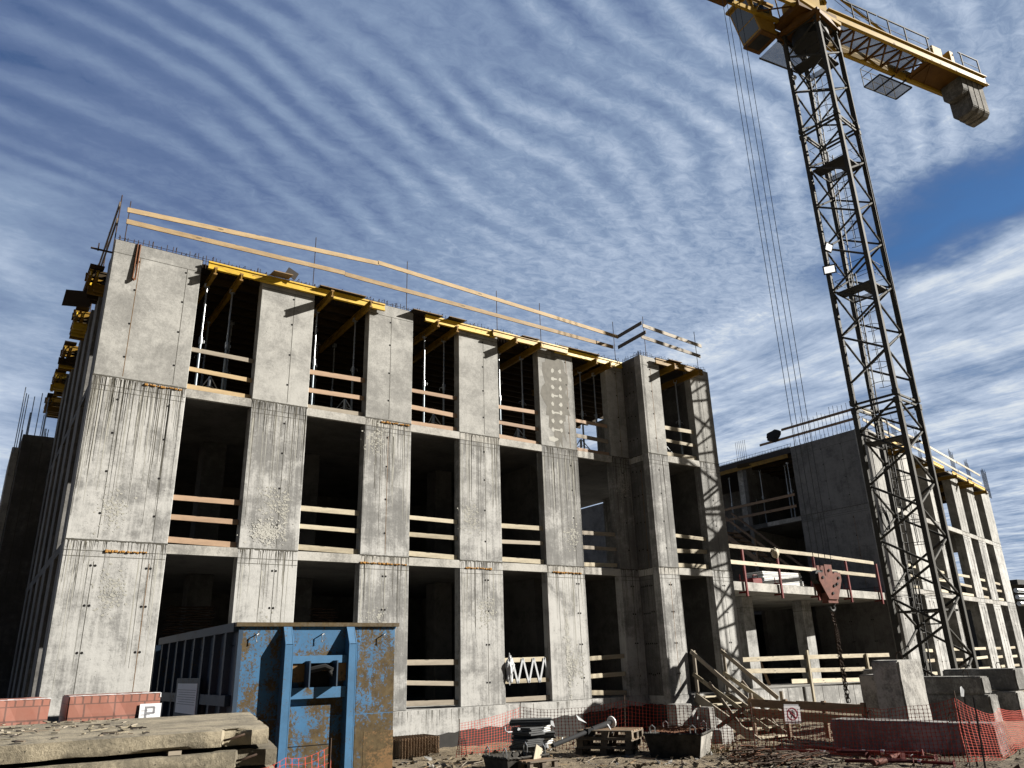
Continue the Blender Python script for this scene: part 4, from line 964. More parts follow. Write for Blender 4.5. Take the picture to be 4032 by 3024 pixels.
# floodlights on the mast
FLG = 'square floodlights on the crane mast'
for z, lb, yaw in ((16.36, 'upper floodlight on the crane mast, turned sideways so its face looks narrow', 2.35), (15.41, 'lower floodlight on the crane mast, facing the camera squarely', 1.02)):
    r = empty('floodlight', (24.98, 14.55, z), lb, 'floodlight', FLG)
    T = Matrix.Translation((24.9, 14.5, z)) @ Matrix.Rotation(math.atan2(-14.5, -24.9)+(0 if yaw < 2 else 1.05), 4, 'Z') @ Matrix.Rotation(.45, 4, 'Y')
    mb = MB(T); mb.cbox(.10, .16, -.23, .23, -.17, .17, 'steel_dark', .01); mb.bar((0, 0, 0), (.12, 0, 0), .05, .05, 'steel_dark'); mb.build('housing', r)
    mb = MB(T); mb.box(.16, .165, -.18, .18, -.12, .12, 'lamp_face'); mb.build('lens', r)

p = PY(4005, 2285, 40); mb = MB(); mb.box(p.x, p.x+20, 40, 48, p.z-.4, p.z+.1, 'steel_dark'); mb.box(p.x+.5, p.x+20, 44, 48, 0, p.z-.4, 'steel_dark')
for k in range(3): mb.tube([(p.x+.3, 40.5, p.z-1-.7*k), (p.x+18, 40.5, p.z-1-.7*k)], .25, 'galv', 10)
tag(mb.build('site_shed'), 'dark shed with a flat canopy beyond the right building', 'shed')
# ------------------------------------------------------------------ ground
def gh(x, y):
    z = -.2+.05*noise.noise(Vector((x*.35, y*.35, 0)))
    if y < 40: z += .05*noise.noise(Vector((x*1.3, y*1.3, 3)))+.028*noise.noise(Vector((x*4, y*4, 7)))
    def bumpf(cx, cy, rx, ry, h):
        d = ((x-cx)/rx)**2+((y-cy)/ry)**2; return h*math.exp(-d)
    z += bumpf(8.5, 13.2, 2.2, 1.2, .12)+bumpf(18.5, 15.6, 2.6, 2.2, -.32)+bumpf(15.4, 7.6, 2.5, 2.2, .16)+bumpf(11.2, 10.6, 1.6, .9, .08)
    return z
xs = sorted(set([-900, -400, -150, -60, -25, -10]+[-5+.5*i for i in range(16)]+[3+.11*i for i in range(150)]+[19.6+.5*i for i in range(30)]+[36, 45, 60, 90, 150, 300, 900]))
ysg = sorted(set([-300, -80, -20, -5, 0, 3]+[5+.11*i for i in range(120)]+[18.5+.6*i for i in range(24)]+[36, 45, 60, 90, 150, 300, 900, 1500]))
mb = MB(); n = len(xs); vs = [(x, y, gh(x, y)) for y in ysg for x in xs]
mb.add(vs, [(j*n+i, j*n+i+1, (j+1)*n+i+1, (j+1)*n+i) for j in range(len(ysg)-1) for i in range(n-1)], 'soil', True)
o = mb.build('ground', org=(0, 0, 0)); o['kind'] = 'structure'; o['label'] = 'bare lumpy brown soil of the building site'
# clods and rubble near the camera
mb = MB()
for i in range(3200):
    x = rnd.uniform(5.5, 17); y = rnd.uniform(6.5, 16.5); r = rnd.choice((.015, .02, .03, .045, .06, .09))*rnd.uniform(.6, 1.3); z = gh(x, y)
    p = [Vector((rnd.uniform(-1, 1), rnd.uniform(-1, 1), rnd.uniform(-.6, .8)))*r+Vector((x, y, z)) for _ in range(5)]
    mb.add(p, [(0, 1, 2), (0, 2, 3), (0, 3, 4), (0, 4, 1), (1, 2, 3), (1, 3, 4)], 'soil' if rnd.random() < .8 else 'concrete_block')
o = mb.build('rubble'); tag(o, 'scattered clods and small stones on the soil', 'rubble', kind='stuff')
mb = MB()
for i in range(520):
    x = rnd.uniform(5.8, 16); y = rnd.uniform(6.5, 14.5); L = rnd.uniform(.06, .45); a = rnd.uniform(0, 3.14); z = gh(x, y)+.02
    mb.bar((x, y, z), (x+L*math.cos(a), y+L*math.sin(a), z+rnd.uniform(-.01, .05)), rnd.uniform(.006, .03), .008, rnd.choice(('board_grey', 'board_old', 'rebar', 'ply_edge')))
o = mb.build('litter'); tag(o, 'splinters, sticks and offcuts littering the soil', 'litter', kind='stuff')
# ------------------------------------------------------------------ blue hook-lift container
yc = 11.5; rusty('rim_rust', (.10, .075, .04), .47)
xl = PY(952, 2455, yc).x; xr = PY(1556, 2455, yc).x; zt = PY(1250, 2452, yc).z; zb = -.22; ye = 16.6
ct = empty('waste_container', ((xl+xr)/2, (yc+ye)/2, zb), 'big rusty blue steel skip container in front of the building', 'container')
mb = MB(); mb.box(xl, xr, yc, yc+.05, zb+.1, zt-.02, 'blue_rust')
x7 = xl+(xr-xl)*.80
mb.box(PY(1392, 2600, yc).x+.06, xr-.002, yc-.003, yc+.01, zb+.1, zt-.06, 'blue_rusty'); mb.box(x7, xr+.004, yc-.006, yc+.01, zb+.1, zb+1.0, 'rust_plate'); mb.box(xl+.01, xr-.01, yc-.004, yc+.01, 1.02-.0, 1.03, 'blue_clean')
mb.build('front_wall', ct)
mb = MB(); mb.box(xl, xl+.05, yc+.05, ye, zb+.1, zt-.02, 'blue_shaded'); mb.box(xr-.05, xr, yc+.05, ye, zb+.1, zt-.02, 'blue_rust'); mb.box(xl, xr, ye, ye+.06, zb+.1, zt-.02, 'blue_shaded'); mb.box(xl+.05, xr-.05, yc+.05, ye, zb+.1, zb+.16, 'blue_shaded'); mb.build('body', ct)
mb = MB(); mb.box(xl-.08, xr+.05, yc-.05, yc+.06, zt-.055, zt, 'rim_rust'); mb.box(xl-.09, xl+.04, yc+.06, ye+.06, zt-.12, zt+.002, 'blue_shaded'); mb.box(xr-.04, xr+.05, yc+.06, ye+.06, zt-.08, zt+.002, 'blue_rust'); mb.build('rim', ct)
mb = MB()
for k in range(9):
    y = yc+.42+.62*k; mb.add([(xl-.085, y, zb+.1), (xl-.085, y+.09, zb+.1), (xl-.0, y+.12, zb+.1), (xl, y-.03, zb+.1), (xl-.085, y, zt-.12), (xl-.085, y+.09, zt-.12), (xl, y+.12, zt-.12), (xl, y-.03, zt-.12)], [(0,1,5,4),(1,2,6,5),(3,0,4,7)], 'blue_shaded')
mb.box(xl-.1, xl-.0, yc+.15, ye, 1.22, 1.36, 'blue_shaded'); mb.box(xl-.1, xl, yc+.05, ye, zb+.05, zb+.2, 'blue_shaded'); mb.box(xl-.03, xl+.03, yc-.003, yc+.1, zb+.1, zt-.08, 'blue_shaded'); mb.build('side_rib', ct)
fx = [PY(1140, 2600, yc-.2).x, PY(1392, 2600, yc-.2).x]
for x in fx:
    mb = MB()
    pr = [(yc, zt-.05), (yc-.04, zt-.05), (yc-.17, zt-.30), (yc-.17, zb), (yc, zb)]
    n = len(pr)
    for dx, w in ((-.055, .014), (.055, .014)):
        vs = [(x+dx-w/2, a, b) for a, b in pr]+[(x+dx+w/2, a, b) for a, b in pr]
        mb.add(vs, [tuple(reversed(range(n))), tuple(range(n, 2*n))]+[(i, (i+1) % n, n+(i+1) % n, n+i) for i in range(n)], 'blue_clean')
    mb.box(x-.048, x+.048, yc-.168, yc-.15, zb, zt-.31, 'blue_clean'); mb.add([(x-.048, yc-.04, zt-.052), (x+.048, yc-.04, zt-.052), (x+.048, yc-.166, zt-.302), (x-.048, yc-.166, zt-.302)], [(0, 3, 2, 1)], 'blue_clean')
    mb.build('stanchion', ct)
a, b = fx[0]+.065, fx[1]-.065; m_ = (a+b)/2
zz = lambda py: PY(1260, py, yc-.15).z
mb = MB(); z1, z2, z3, z4, z5 = zz(2350+425/1.843), zz(2350+480/1.843), zz(2350+655/1.843), zz(2350+735/1.843), zz(2350+625/1.843)
mb.box(a, b, yc-.12, yc-.0, z2, z1, 'blue_clean'); mb.box(a, b, yc-.12, yc-.0, z4, z3, 'blue_clean')
mb.box(a, m_-.2, yc-.09, yc-.01, z5+.02, z2-.005, 'rust_plate'); mb.box(m_+.2, b, yc-.09, yc-.01, z5+.02, z2-.005, 'rust_plate'); mb.build('cross_beam', ct)
mb = MB(); mb.box(m_-.215, m_-.195, yc-.28, yc, z3-.0, z2+.03, 'blue_shaded'); mb.box(m_+.195, m_+.215, yc-.28, yc, z3, z2+.03, 'blue_shaded'); mb.box(m_-.2, m_+.2, yc-.02, yc-.01, z3, z2, 'tie_hole')
mb.tube([(m_-.19, yc-.10, z3+.22), (m_+.05, yc-.2, z3+.27), (m_+.13, yc-.24, z3+.23), (m_+.12, yc-.22, z3+.15)], .045, 'rubber', 8); mb.tube([(m_-.15, yc-.05, z2-.08), (m_+.19, yc-.05, z2-.08)], .03, 'rust_plate', 8); mb.build('hook_bar', ct)
mb = MB(); mb.box(a+.02, b-.2, yc-.05, yc-.0, zb+.1, z4-.1, 'blue_rust'); mb.box(a+.02, b-.2, yc-.054, yc, z4-.62, z4-.61, 'tie_hole'); mb.build('lower_panel', ct)
mb = MB()
for px in (1005, 1262, 1504):
    p = PY(px, 2350+300/1.843, yc); mb.tube([p+Vector((.03, .01, .06)), p+Vector((.03, -.05, .06)), p+Vector((.0, -.06, .045)), p+Vector((.0, -.06, -.05))], .009, 'galv', 5)
for k in range(7): y = yc+.3+.8*k; mb.tube([(xl+.01, y, zt-.3), (xl-.07, y, zt-.3), (xl-.08, y, zt-.4)], .01, 'blue_shaded', 5)
mb.build('rope_hook', ct)
mb = MB(); y0_ = PX(700, 2740, xl-.1).y; y1_ = PX(778, 2740, xl-.1).y; ya, yb_ = min(y0_, y1_), max(y0_, y1_)
za_, zb_ = 1.0, 1.32
zc = PX(740, 2750, xl-.1).z; mb.box(xl-.115, xl-.10, ya-.12, yb_+.12, zc-.35, zc+.3, 'blue_shaded'); mb.box(xl-.12, xl-.114, ya, yb_, zc-.22, zc+.22, 'paper')
for k in range(7):
    mb.box(xl-.1212, xl-.1195, ya+.06+.03*(k % 2), yb_-.06-.05*(k % 3), zc+.12-.035*k, zc+.127-.035*k, 'print_grey')
mb.build('notice', ct)
# ------------------------------------------------------------------ stack of concrete road slabs
YF, YK = 7.2, 10.25
def rough_slab(name, x0, x1, y0, y1, z0, z1, label, yaw, seed, org, xn=99):
    bm = bmesh.new(); nx, ny, nz = 110, 30, 4
    bmesh.ops.create_cube(bm, size=1)
    for ax, cuts in ((0, nx), (1, ny), (2, nz)):
        ed = [e for e in bm.edges if abs((e.verts[0].co-e.verts[1].co)[ax]) > .9/1 and abs((e.verts[0].co-e.verts[1].co).length-abs((e.verts[0].co-e.verts[1].co)[ax])) < 1e-4]
        bmesh.ops.subdivide_edges(bm, edges=ed, cuts=cuts-1, use_grid_fill=True)
    for v in bm.verts:
        c = v.co.copy(); ed = sum(1 for k in range(3) if abs(abs(c[k])-.5) < 1e-4)
        x = x0+(c.x+.5)*(x1-x0); y = y0+(c.y+.5)*(y1-y0); z = z0+(c.z+.5)*(z1-z0)
        s = Vector((x*2.2, y*2.2, z*6+seed)); k = noise.noise(s)*.003+noise.noise(s*5)*.0025
        cx, cy, cz = (x0+x1)/2, (y0+y1)/2, (z0+z1)/2
        if ed >= 2:
            chip = max(0, noise.noise(Vector((x*2.3, y*2.3, seed+z*9)))-.25)*.035+.005
            x += (cx-x)/abs(cx-x+1e-9)*chip*(abs(abs(c.x)-.5) < 1e-4); y += (chip if c.y < 0 else -chip)*(abs(abs(c.y)-.5) < 1e-4); z += (chip if c.z < 0 else -chip)*(abs(abs(c.z)-.5) < 1e-4)
        x += k; y += k*1.2; z += k*.8
        t = (x-(x1-.45))/.45      # battered tapering end
        if t > 9: y += (0 if c.y > 0 else 1)*.07*t*t; z += (0 if c.z > 0 else 1)*.05*t*t; z -= max(0, c.z)*.03*t*t
        x += (y-YF)*.24*max(0, (x-x0)/(x1-x0))
        if xn < x < xn+.20 and c.y < -.499 and abs(c.z) < .5001: y += .11*(1 if xn+.03 < x < xn+.17 else .6)
        v.co = Vector((x, y, z))
    mb = MB(Matrix.Translation(org) @ Matrix.Rotation(yaw, 4, 'Z') @ Matrix.Translation(-Vector(org))); mb.bm(bm, 'road_slab', True)
    o = mb.build(name); tag(o, label, 'concrete slab', 'stack of concrete road slabs'); return o
ztop = PY(427, 2906, YF).z; th_ = ztop-PY(427, 2980, YF).z; gp = PY(427, 2980, YF).z-PY(427, 2997, YF).z
lbs = ['topmost thick concrete road slab with debris on it, stacked before the container', 'second concrete road slab from the top of the stack at lower left', 'third concrete road slab down in the stack', 'fourth concrete road slab down in the stack', 'fifth concrete road slab down in the stack', 'bottom concrete road slab lying on the soil']
for k in range(6):
    z1 = ztop-(th_+gp)*k; xe = PY(1062 if k == 0 else 1098, 2870, YF).x
    xn = PY((880, 935)[k], 2900, YF).x if k < 2 else 99
    s_ = rough_slab('road_slab', -3.2, xe, YF-.03*(k > 0), YK, z1-th_ if k < 5 else -.4, z1, lbs[k], .0, k, (xe, 8, 0), xn)
    if k < 2:
        mb = MB(); zc = z1-th_*.55; y_ = YF
        mb.tube([Vector((xn+.02, y_+.05, zc-.01)), Vector((xn+.05, y_-.005, zc+.0)), Vector((xn+.12, y_-.02, zc+.02)), Vector((xn+.17, y_, zc+.03)), Vector((xn+.15, y_+.06, zc+.01))], .010, 'rebar', 6); mb.build('lifting_loop', s_)
    for j, x in enumerate((.1, xe-.75)):
        if k < 5:
            mb = MB(); mb.box(x-.05, x+.05, YF+.03, YK-.1, z1-th_-gp, z1-th_+.004, 'board_grey'); tag(mb.build('timber_spacer'), f'timber spacer at the {("left", "right")[j]} under the {("topmost", "second", "third", "fourth", "fifth")[k]} road slab of the stack', 'timber', 'spacers between the road slabs')
mb = MB()
for i in range(240):
    x = rnd.uniform(-1.6, 1.5); y = rnd.uniform(YF+.05, YK-.1); L = rnd.choice((.02, .03, .03, .05, .05, .14))*rnd.uniform(.6, 1.4); a = rnd.uniform(-.5, .5) if rnd.random() < .7 else rnd.uniform(0, 3)
    mb.bar((x, y, ztop+.012), (x+L*math.cos(a), y+L*math.sin(a), ztop+.012+rnd.uniform(-.006, .012)), rnd.uniform(.012, .05), .008, rnd.choice(('board_old', 'ply_dark', 'ply_dark', 'road_slab', 'road_slab', 'road_slab', 'board_grey')))
tag(mb.build('debris'), 'bark, splinters and mortar crumbs on the topmost road slab', 'debris', kind='stuff')
# ------------------------------------------------------------------ wrapped brick pallets
yp = 10.8
def pallet_stack(px0, px1, pyt, label, yaw, paper):
    a = PY(px0, pyt, yp); b = PY(px1, pyt, yp); w = b.x-a.x; top = (a.z+b.z)/2
    r = empty('brick_pallet', ((a.x+b.x)/2, yp, -.2), label, 'pallet', 'pallets of wrapped bricks'); r.rotation_euler = (0, 0, yaw)
    o_ = ORG[r.name]
    mb = MB(); bm = bmesh.new(); bmesh.ops.create_cube(bm, size=1)
    for v in bm.verts: v.co = Vector((v.co.x*w, (v.co.y+.5)*.95, .13+(v.co.z+.5)*(top+.2-.13)))
    bmesh.ops.bevel(bm, geom=bm.edges[:], offset=.012, segments=2, affect='EDGES')
    bmesh.ops.subdivide_edges(bm, edges=[e for e in bm.edges if e.calc_length() > .3], cuts=7, use_grid_fill=True)
    for v in bm.verts: v.co += Vector((noise.noise(v.co*5), noise.noise(v.co*5+Vector((9, 0, 0))), noise.noise(v.co*5+Vector((0, 9, 0)))))*.010
    for v in bm.verts: v.co += o_
    mb.bm(bm, 'brick_wrap'); mb.build('wrapped_bricks', r)
    mb = MB()
    for y in (0, .45, .85): mb.box(o_.x-w/2, o_.x+w/2, o_.y+y, o_.y+y+.1, -.2, -.1, 'board_grey')
    mb.box(o_.x-w/2, o_.x+w/2, o_.y, o_.y+.95, -.1, -.07, 'board_grey'); mb.build('pallet_base', r)
    mb = MB(); x1 = o_.x+w/2
    for k in range(12):
        z = top-.05*k; e = rnd.uniform(.002, .012)
        if paper and rnd.random() < .6: mb.quad((x1-.008, o_.y-.010, z-.05), (x1+e, o_.y-.008, z-.05), (x1+e*.5, o_.y-.008, z), (x1-.004, o_.y-.010, z), 'film')
    for k in range(14):
        x = o_.x-w/2+w*k/14; mb.quad((x, o_.y-.008, top-.002), (x+w/14, o_.y-.008, top-.002), (x+w/14, o_.y-.004, top+rnd.uniform(.0, .008)), (x, o_.y-.004, top+rnd.uniform(.0, .008)), 'film')
    mb.build('film_edge', r)
    if paper:
        p0 = PY(552, 2772, yp-.02); p1 = PY(626, 2850, yp-.02)
        mb = MB(); y = yp-.022; mb.box(p0.x, p1.x, y, y+.006, p1.z-.06, p0.z, 'paper')
        cx = (p0.x+p1.x)/2; zt_ = p0.z-.03; sz = .16
        def st(x0, x1, z0, z1, m='print_grey'): mb.box(x0, x1, y-.0015, y+.001, z0, z1, m)
        st(cx-.06, cx-.035, zt_-sz, zt_); st(cx-.035, cx+.045, zt_-.022, zt_); st(cx-.035, cx+.045, zt_-.085, zt_-.065); st(cx+.03, cx+.055, zt_-.08, zt_-.008)
        for k in range(4): st(p0.x+.02, p0.x+.09+.03*(k % 2), zt_-.05-.045*k, zt_-.044-.045*k)
        for k in range(3): st(cx-.05+.05*k, cx-.02+.05*k, p1.z-.03, p1.z-.0, 'print_red')
        mb.build('label_sheet', r)
    return r
pallet_stack(274, 632, 2734, 'red brick pallet with a white P sheet stuck on it, nearest the container', -.03, True)
pallet_stack(-150, 200, 2757, 'red brick pallet partly cut off by the left edge of the picture', .02, False)
# ------------------------------------------------------------------ stack of wire mesh
def stuffthing(name, label, cat, fn, group=None):
    mb = MB(); fn(mb); return tag(mb.build(name), label, cat, group)
def meshpack(mb):
    a = PY(1572, 2990, 16.6); b = PY(1728, 2990, 16.6); zt_ = PY(1640, 2908, 16.6).z; zb_ = a.z; n_ = 13
    for k in range(n_):
        z = zb_+(zt_-zb_)*k/(n_-1)
        for y in (16.6, 16.9, 17.2):
            mb.tube([(a.x+(b.x-a.x)*i/26, y+rnd.uniform(-.01, .01), z+(.02 if i % 2 else -.02)) for i in range(27)], .012, 'mesh_rust', 4)
        for i in range(14):
            x = a.x+(b.x-a.x)*(i+.5)/14; mb.tube([(x, 16.52, z+.02), (x, 17.3, z+.02)], .009, 'mesh_rust', 4)
    for y in (16.7, 17.1): mb.box(a.x-.1, b.x+.4, y, y+.12, zb_-.14, zb_-.03, 'board_old')
stuffthing('wire_mesh_pack', 'brown stack of crimped wire mesh at the plinth right of the container', 'wire mesh', meshpack)
# ------------------------------------------------------------------ grey plank stack
def planks():
    y = 13.9; o2 = (1850, 2700); s = 2.949
    def P(px, py, yy=y): return PY(o2[0]+px/s, o2[1]+py/s, yy)
    r = empty('plank_stack', P(700, 780), 'untidy stack of grey shuttering boards wrapped with torn film', 'boards')
    rows = [(470, 950, 395, 470, .0, 'grey_plank', 3), (485, 700, 480, 575, .0, 'grey_plank', 4), (725, 945, 475, 555, .06, 'plank_end', 4), (495, 990, 555, 630, -.05, 'grey_plank', 3), (485, 660, 615, 700, .0, 'grey_plank', 4), (735, 965, 630, 705, .05, 'plank_end', 3), (465, 880, 700, 760, -.05, 'grey_plank', 2), (800, 860, 765, 835, .0, 'plank_end', 3)]
    for x0, x1, y0, y1, dy, m_, n_ in rows:
        for k in range(n_):
            top_ = y0+(y1-y0)*k/n_+2; bot = y0+(y1-y0)*(k+1)/n_-2
            xa_, xb_ = x0+rnd.uniform(-14, 14), x1+rnd.uniform(-14, 14)
            if m_ == 'grey_plank': p = P(xa_, bot, y+.25); q = P(xb_, bot, y-.25)
            else: p = P(xa_, bot, y-.02); q = P(xb_, bot, y+.12)
            h = P(xa_, top_, p.y).z-p.z; q.z = p.z; L = (q-p).length; a_ = math.atan2(q.y-p.y, q.x-p.x)
            mb = MB(Matrix.Translation(p) @ Matrix.Rotation(a_, 4, 'Z')); mb.cbox(0, L, 0, .42, 0, h, 'grey_plank', .004)
            if m_ == 'plank_end': mb.box(.004, L-.004, -.004, .01, .004, h-.004, 'plank_end')
            mb.build('shuttering_board', r)
    mb = MB()
    for px, py, L in ((690, 500, 60), (780, 480, 70), (840, 500, 90), (700, 690, 50), (855, 640, 90), (560, 485, 50), (930, 400, 80)):
        a = P(px, py, y-.02); k = .0019*L
        mb.add([a, a+Vector((k*.5, -.01, -.02)), a+Vector((k*.7, -.02, -k*.9)), a+Vector((-.02, .0, -k*.5))], [(0, 3, 2, 1)], 'film')
    mb.tube([P(410, 480), P(412, 520, y-.1), P(440, 540, y-.1), P(490, 535)], .01, 'film', 5); mb.tube([P(965, 640), P(1010, 690, y-.1), P(1060, 660, y-.1), P(1075, 600)], .012, 'film', 5)
    mb.build('torn_film', r)
planks()
# ------------------------------------------------------------------ mortar tubs
def tub(name, label, c, w, d, h, taper, yaw, m1, m2, lip=.05, front=None):
    r = empty(name, c, label, 'tub', 'steel mortar tubs'); T = Matrix.Translation(c) @ Matrix.Rotation(yaw, 4, 'Z'); mb = MB(T); t = .02
    def ring(k, z, e=0): a = w/2*k-e; b = d/2*k-e; return [(-a, -b, z), (a, -b, z), (a, b, z), (-a, b, z)]
    o_ = ring(taper, 0); u_ = ring(1, h); i_ = ring(1, h, t); f_ = ring(taper, .05, t)
    bm = bmesh.new()
    mb.add(o_+u_, [(2, 3, 7, 6), (3, 0, 4, 7), (3, 2, 1, 0)], m1); mb.add(o_+u_, [(0, 1, 5, 4)], front or m1); mb.add(o_+u_, [(1, 2, 6, 5)], m2)
    mb.add(i_+f_, [(4, 5, 1, 0), (5, 6, 2, 1), (6, 7, 3, 2), (7, 4, 0, 3), (4, 7, 6, 5)], m1)
    mb.build('body', r); mb = MB(T)
    n_ = 24
    for (ax, ay), (bx, by) in (((-1, -1), (1, -1)), ((1, -1), (1, 1)), ((1, 1), (-1, 1)), ((-1, 1), (-1, -1))):
        pts = [(w/2*(ax+(bx-ax)*i/n_), d/2*(ay+(by-ay)*i/n_), h+rnd.uniform(-.012, .012)) for i in range(n_+1)]
        mb.tube(pts, lip*.5, m2 if (ax, ay) == (1, -1) else m1, 5)
    mb.build('rim', r)
    for sx in (-1, 1):
        for sy in (-1, 1):
            mb = MB(T); x = sx*w/2*.93; y = sy*d/2*.7
            mb.tube([(x, y-.05, h-.05), (x, y-.055, h+.12), (x, y, h+.17), (x, y+.055, h+.12), (x, y+.05, h-.05)], .012, 'galv', 6); mb.build('lifting_loop', r)
    return r
p = PY(2030, 2975, 12.7)
tub('mortar_tub', 'dark crusted mortar tub with white lifting loops at the bottom edge', (p.x, 12.7, p.z-.62), .9, .8, .62, .72, .0, 'tub_steel', 'tub_steel')
ya_ = .55; cn = PY(2762, 2893, 11.6); off = Matrix.Rotation(ya_, 4, 'Z') @ Vector((.6, .58, 0)); p = cn+off
tub('mortar_tub', 'larger tub with a sunlit end wall, filled with rusty mesh offcuts', (p.x, p.y, cn.z-.52), 1.2, 1.16, .52, .80, ya_, 'tub_steel', 'tub_steel', front='tub_sunlit')
def tubmesh(mb):
    for i in range(16):
        a = rnd.uniform(-.25, .25); x = p.x-.45+.06*i; mb.tube([(x, p.y-.4+.2*rnd.random(), p.z+.02+rnd.uniform(0, .07)), (x+a, p.y+.35, p.z+.03+rnd.uniform(0, .1))], .008, 'rebar_red', 4)
    for i in range(8): mb.tube([(p.x-.5, p.y-.35+.09*i, p.z+.03), (p.x+.45, p.y-.35+.09*i+.1*rnd.random(), p.z+.06)], .008, 'rebar_red', 4)
stuffthing('mesh_offcut', 'rusty mesh offcuts piled in the larger tub', 'mesh', tubmesh)
q = PY(2095, 2990, 12.0); t_ = PY(2130, 2965, 12.3)
board('leaning_board', (q.x, 12.05, t_.z-.5), (t_.x, 12.35, t_.z+.1), .16, .03, 'board_pale', None, side=(.1, -1, .2)); tag(bpy.data.objects['leaning_board'], 'pale splintered board leaning on the crusted tub', 'board')
# ------------------------------------------------------------------ timber pallets
def pallet_part(r, T):
    for y in (0, .30, .60):
        for x in (0, .53, 1.055): MB(T).cbox(x, x+.145, y, y+.10, .022, .10, 'board_old', .004).build('block', r)
    mb = MB(T)
    for y in (0, .30, .60): mb.cbox(0, 1.2, y, y+.1, 0, .022, 'board_old', .003)
    for x in (0, .53, 1.055): mb.cbox(x, x+.145, 0, .7, .10, .122, 'board_old', .003)
    for y in (-.02, .13, .27, .41, .56): mb.cbox(0, 1.2, y, y+.11, .122, .144, 'board_brown' if y > 0 else 'board_old', .003)
    mb.build('deck_boards', r)
a = PY(2266, 2978, 14.0); b = PY(2486, 2980, 13.0); b.z = a.z
for k in range(3):
    z = a.z+.165*k; s_ = (b-a).length/1.2; a_ = math.atan2(b.y-a.y, b.x-a.x)
    T = Matrix.Translation((a.x+.04*k, a.y, z)) @ Matrix.Rotation(a_+.05*(1-k), 4, 'Z') @ Matrix.Diagonal((s_, 1.2, 1.14, 1))
    r = empty('timber_pallet', (a.x, a.y, z), ('lowest brown pallet in the stack under the grey pipe', 'middle brown pallet in the stack under the grey pipe', 'top brown pallet in the stack under the grey pipe')[k], 'pallet', 'stack of brown pallets')
    pallet_part(r, T)
a = PY(2140, 3020, 11.9); r = empty('timber_pallet', (a.x, 11.9, -.2), 'pale single pallet behind the crusted tub at the bottom edge', 'pallet')
pallet_part(r, Matrix.Translation((a.x-.25, 11.95, PY(2150, 2996, 11.9).z-.14)) @ Matrix.Diagonal((.5, .9, 1, 1)))
P0, P1 = PY(2175, 2936, 13.6), PY(2400, 2846, 13.9)
r = empty('push_pull_prop', P0, 'grey steel tube with a white flange lying slanted across the pallets', 'pipe')
mb = MB(); mb.tube([P0, P0.lerp(P1, .68)], .045, 'pipe_grey', 10); mb.tube([P0.lerp(P1, .68), P1], .058, 'pipe_grey', 10); mb.build('tube', r)
d_ = (P1-P0).normalized(); MB().tube([P1, P1+d_*.06], .04, 'galv', 8).tube([P1+d_*.06, P1+d_*.085], .12, 'white_paint', 14).build('flange', r)
mb = MB(); c = P0.lerp(P1, .62); mb.box(c.x-.08, c.x+.08, c.y-.08, c.y+.08, c.z-.1, c.z+.05, 'pipe_grey'); mb.build('bracket', r)
mb = MB(); c = PY(2390, 2850, 13.55); mb.add([c, c+Vector((.05, 0, -.02)), c+Vector((.14, -.02, -.2)), c+Vector((.10, 0, -.2))], [(0, 3, 2, 1)], 'film'); c = PY(2268, 2815, 14.0); mb.add([c, c+Vector((.06, 0, -.1)), c+Vector((.3, .02, -.18)), c+Vector((.06, 0, -.02))], [(0, 1, 2, 3)], 'film')
tag(mb.build('plastic_scrap'), 'white scraps of plastic caught near the slanted grey tube', 'plastic')
# ------------------------------------------------------------------ orange barrier mesh
def fence(name, label, top, bot, ys_, sag=.04, nx=.085, nz=.045, mat='mesh_orange', kmax=26, thick=1.0):
    # top/bot: pixel points, ys_: depth of each; a real net of ribbons
    pts = []
    for (tx, ty), (bx, by), y in zip(top, bot, ys_): pts.append((PY(tx, ty, y), PY(bx, by, y)))
    mb = MB(); cols = []
    for (t0, b0), (t1, b1) in zip(pts[:-1], pts[1:]):
        L = (t1-t0).length; m_ = max(2, int(L/nx))
        for i in range(m_):
            u = i/m_; s_ = sag*math.sin(math.pi*u)
            t = t0.lerp(t1, u)-Vector((0, 0, s_)); b = b0.lerp(b1, u)
            w = noise.noise(Vector((t.x*1.2, t.y*1.2, 1)))*.06; nrm = Vector((-(t1-t0).y, (t1-t0).x, 0)).normalized()
            cols.append((t+nrm*w*.5, b+nrm*w*1.4, nrm))
    cols.append((pts[-1][0], pts[-1][1], cols[-1][2]))
    rows = max(6, min(kmax, int((pts[0][0]-pts[0][1]).length/nz)))
    def q(c, r_, j): t, b, nn = cols[c]; p = t.lerp(b, r_); return p+nn*.02*noise.noise(Vector((p.x*3, p.y*3, p.z*3)))+Vector((0, 0, .012*noise.noise(Vector((p.x*4, p.z*9, p.y*4)))))
    G_ = [[q(c, j/rows, j) for j in range(rows+1)] for c in range(len(cols))]
    for c in range(len(cols)):
        for j in range(rows):
            p, p2 = G_[c][j], G_[c][j+1]; d = (G_[min(c+1, len(cols)-1)][j]-G_[max(c-1, 0)][j]).normalized()
            w = .0062*thick
            mid = (p+p2)/2
            mb.add([p-d*w*1.7, p+d*w*1.7, mid+d*w*.6, p2+d*w*1.7, p2-d*w*1.7, mid-d*w*.6], [(0, 1, 2, 5), (5, 2, 3, 4)], mat)
    for j in range(rows+1):
        for c in range(len(cols)-1):
            p, p2 = G_[c][j], G_[c+1][j]; h = Vector((0, 0, .0027*thick)); mb.add([p-h, p2-h, p2+h, p+h], [(0, 1, 2, 3)], mat)
    return mb, pts
fn = empty('barrier_mesh', (13, 12, 0), 'long sagging orange plastic barrier mesh strung across the middle of the site', 'barrier mesh')
T_ = [(1809, 2850), (2050, 2784), (2250, 2788), (2460, 2757), (2690, 2776), (2957, 2786), (3096, 2789), (3394, 2786), (3567, 2779), (3761, 2747)]
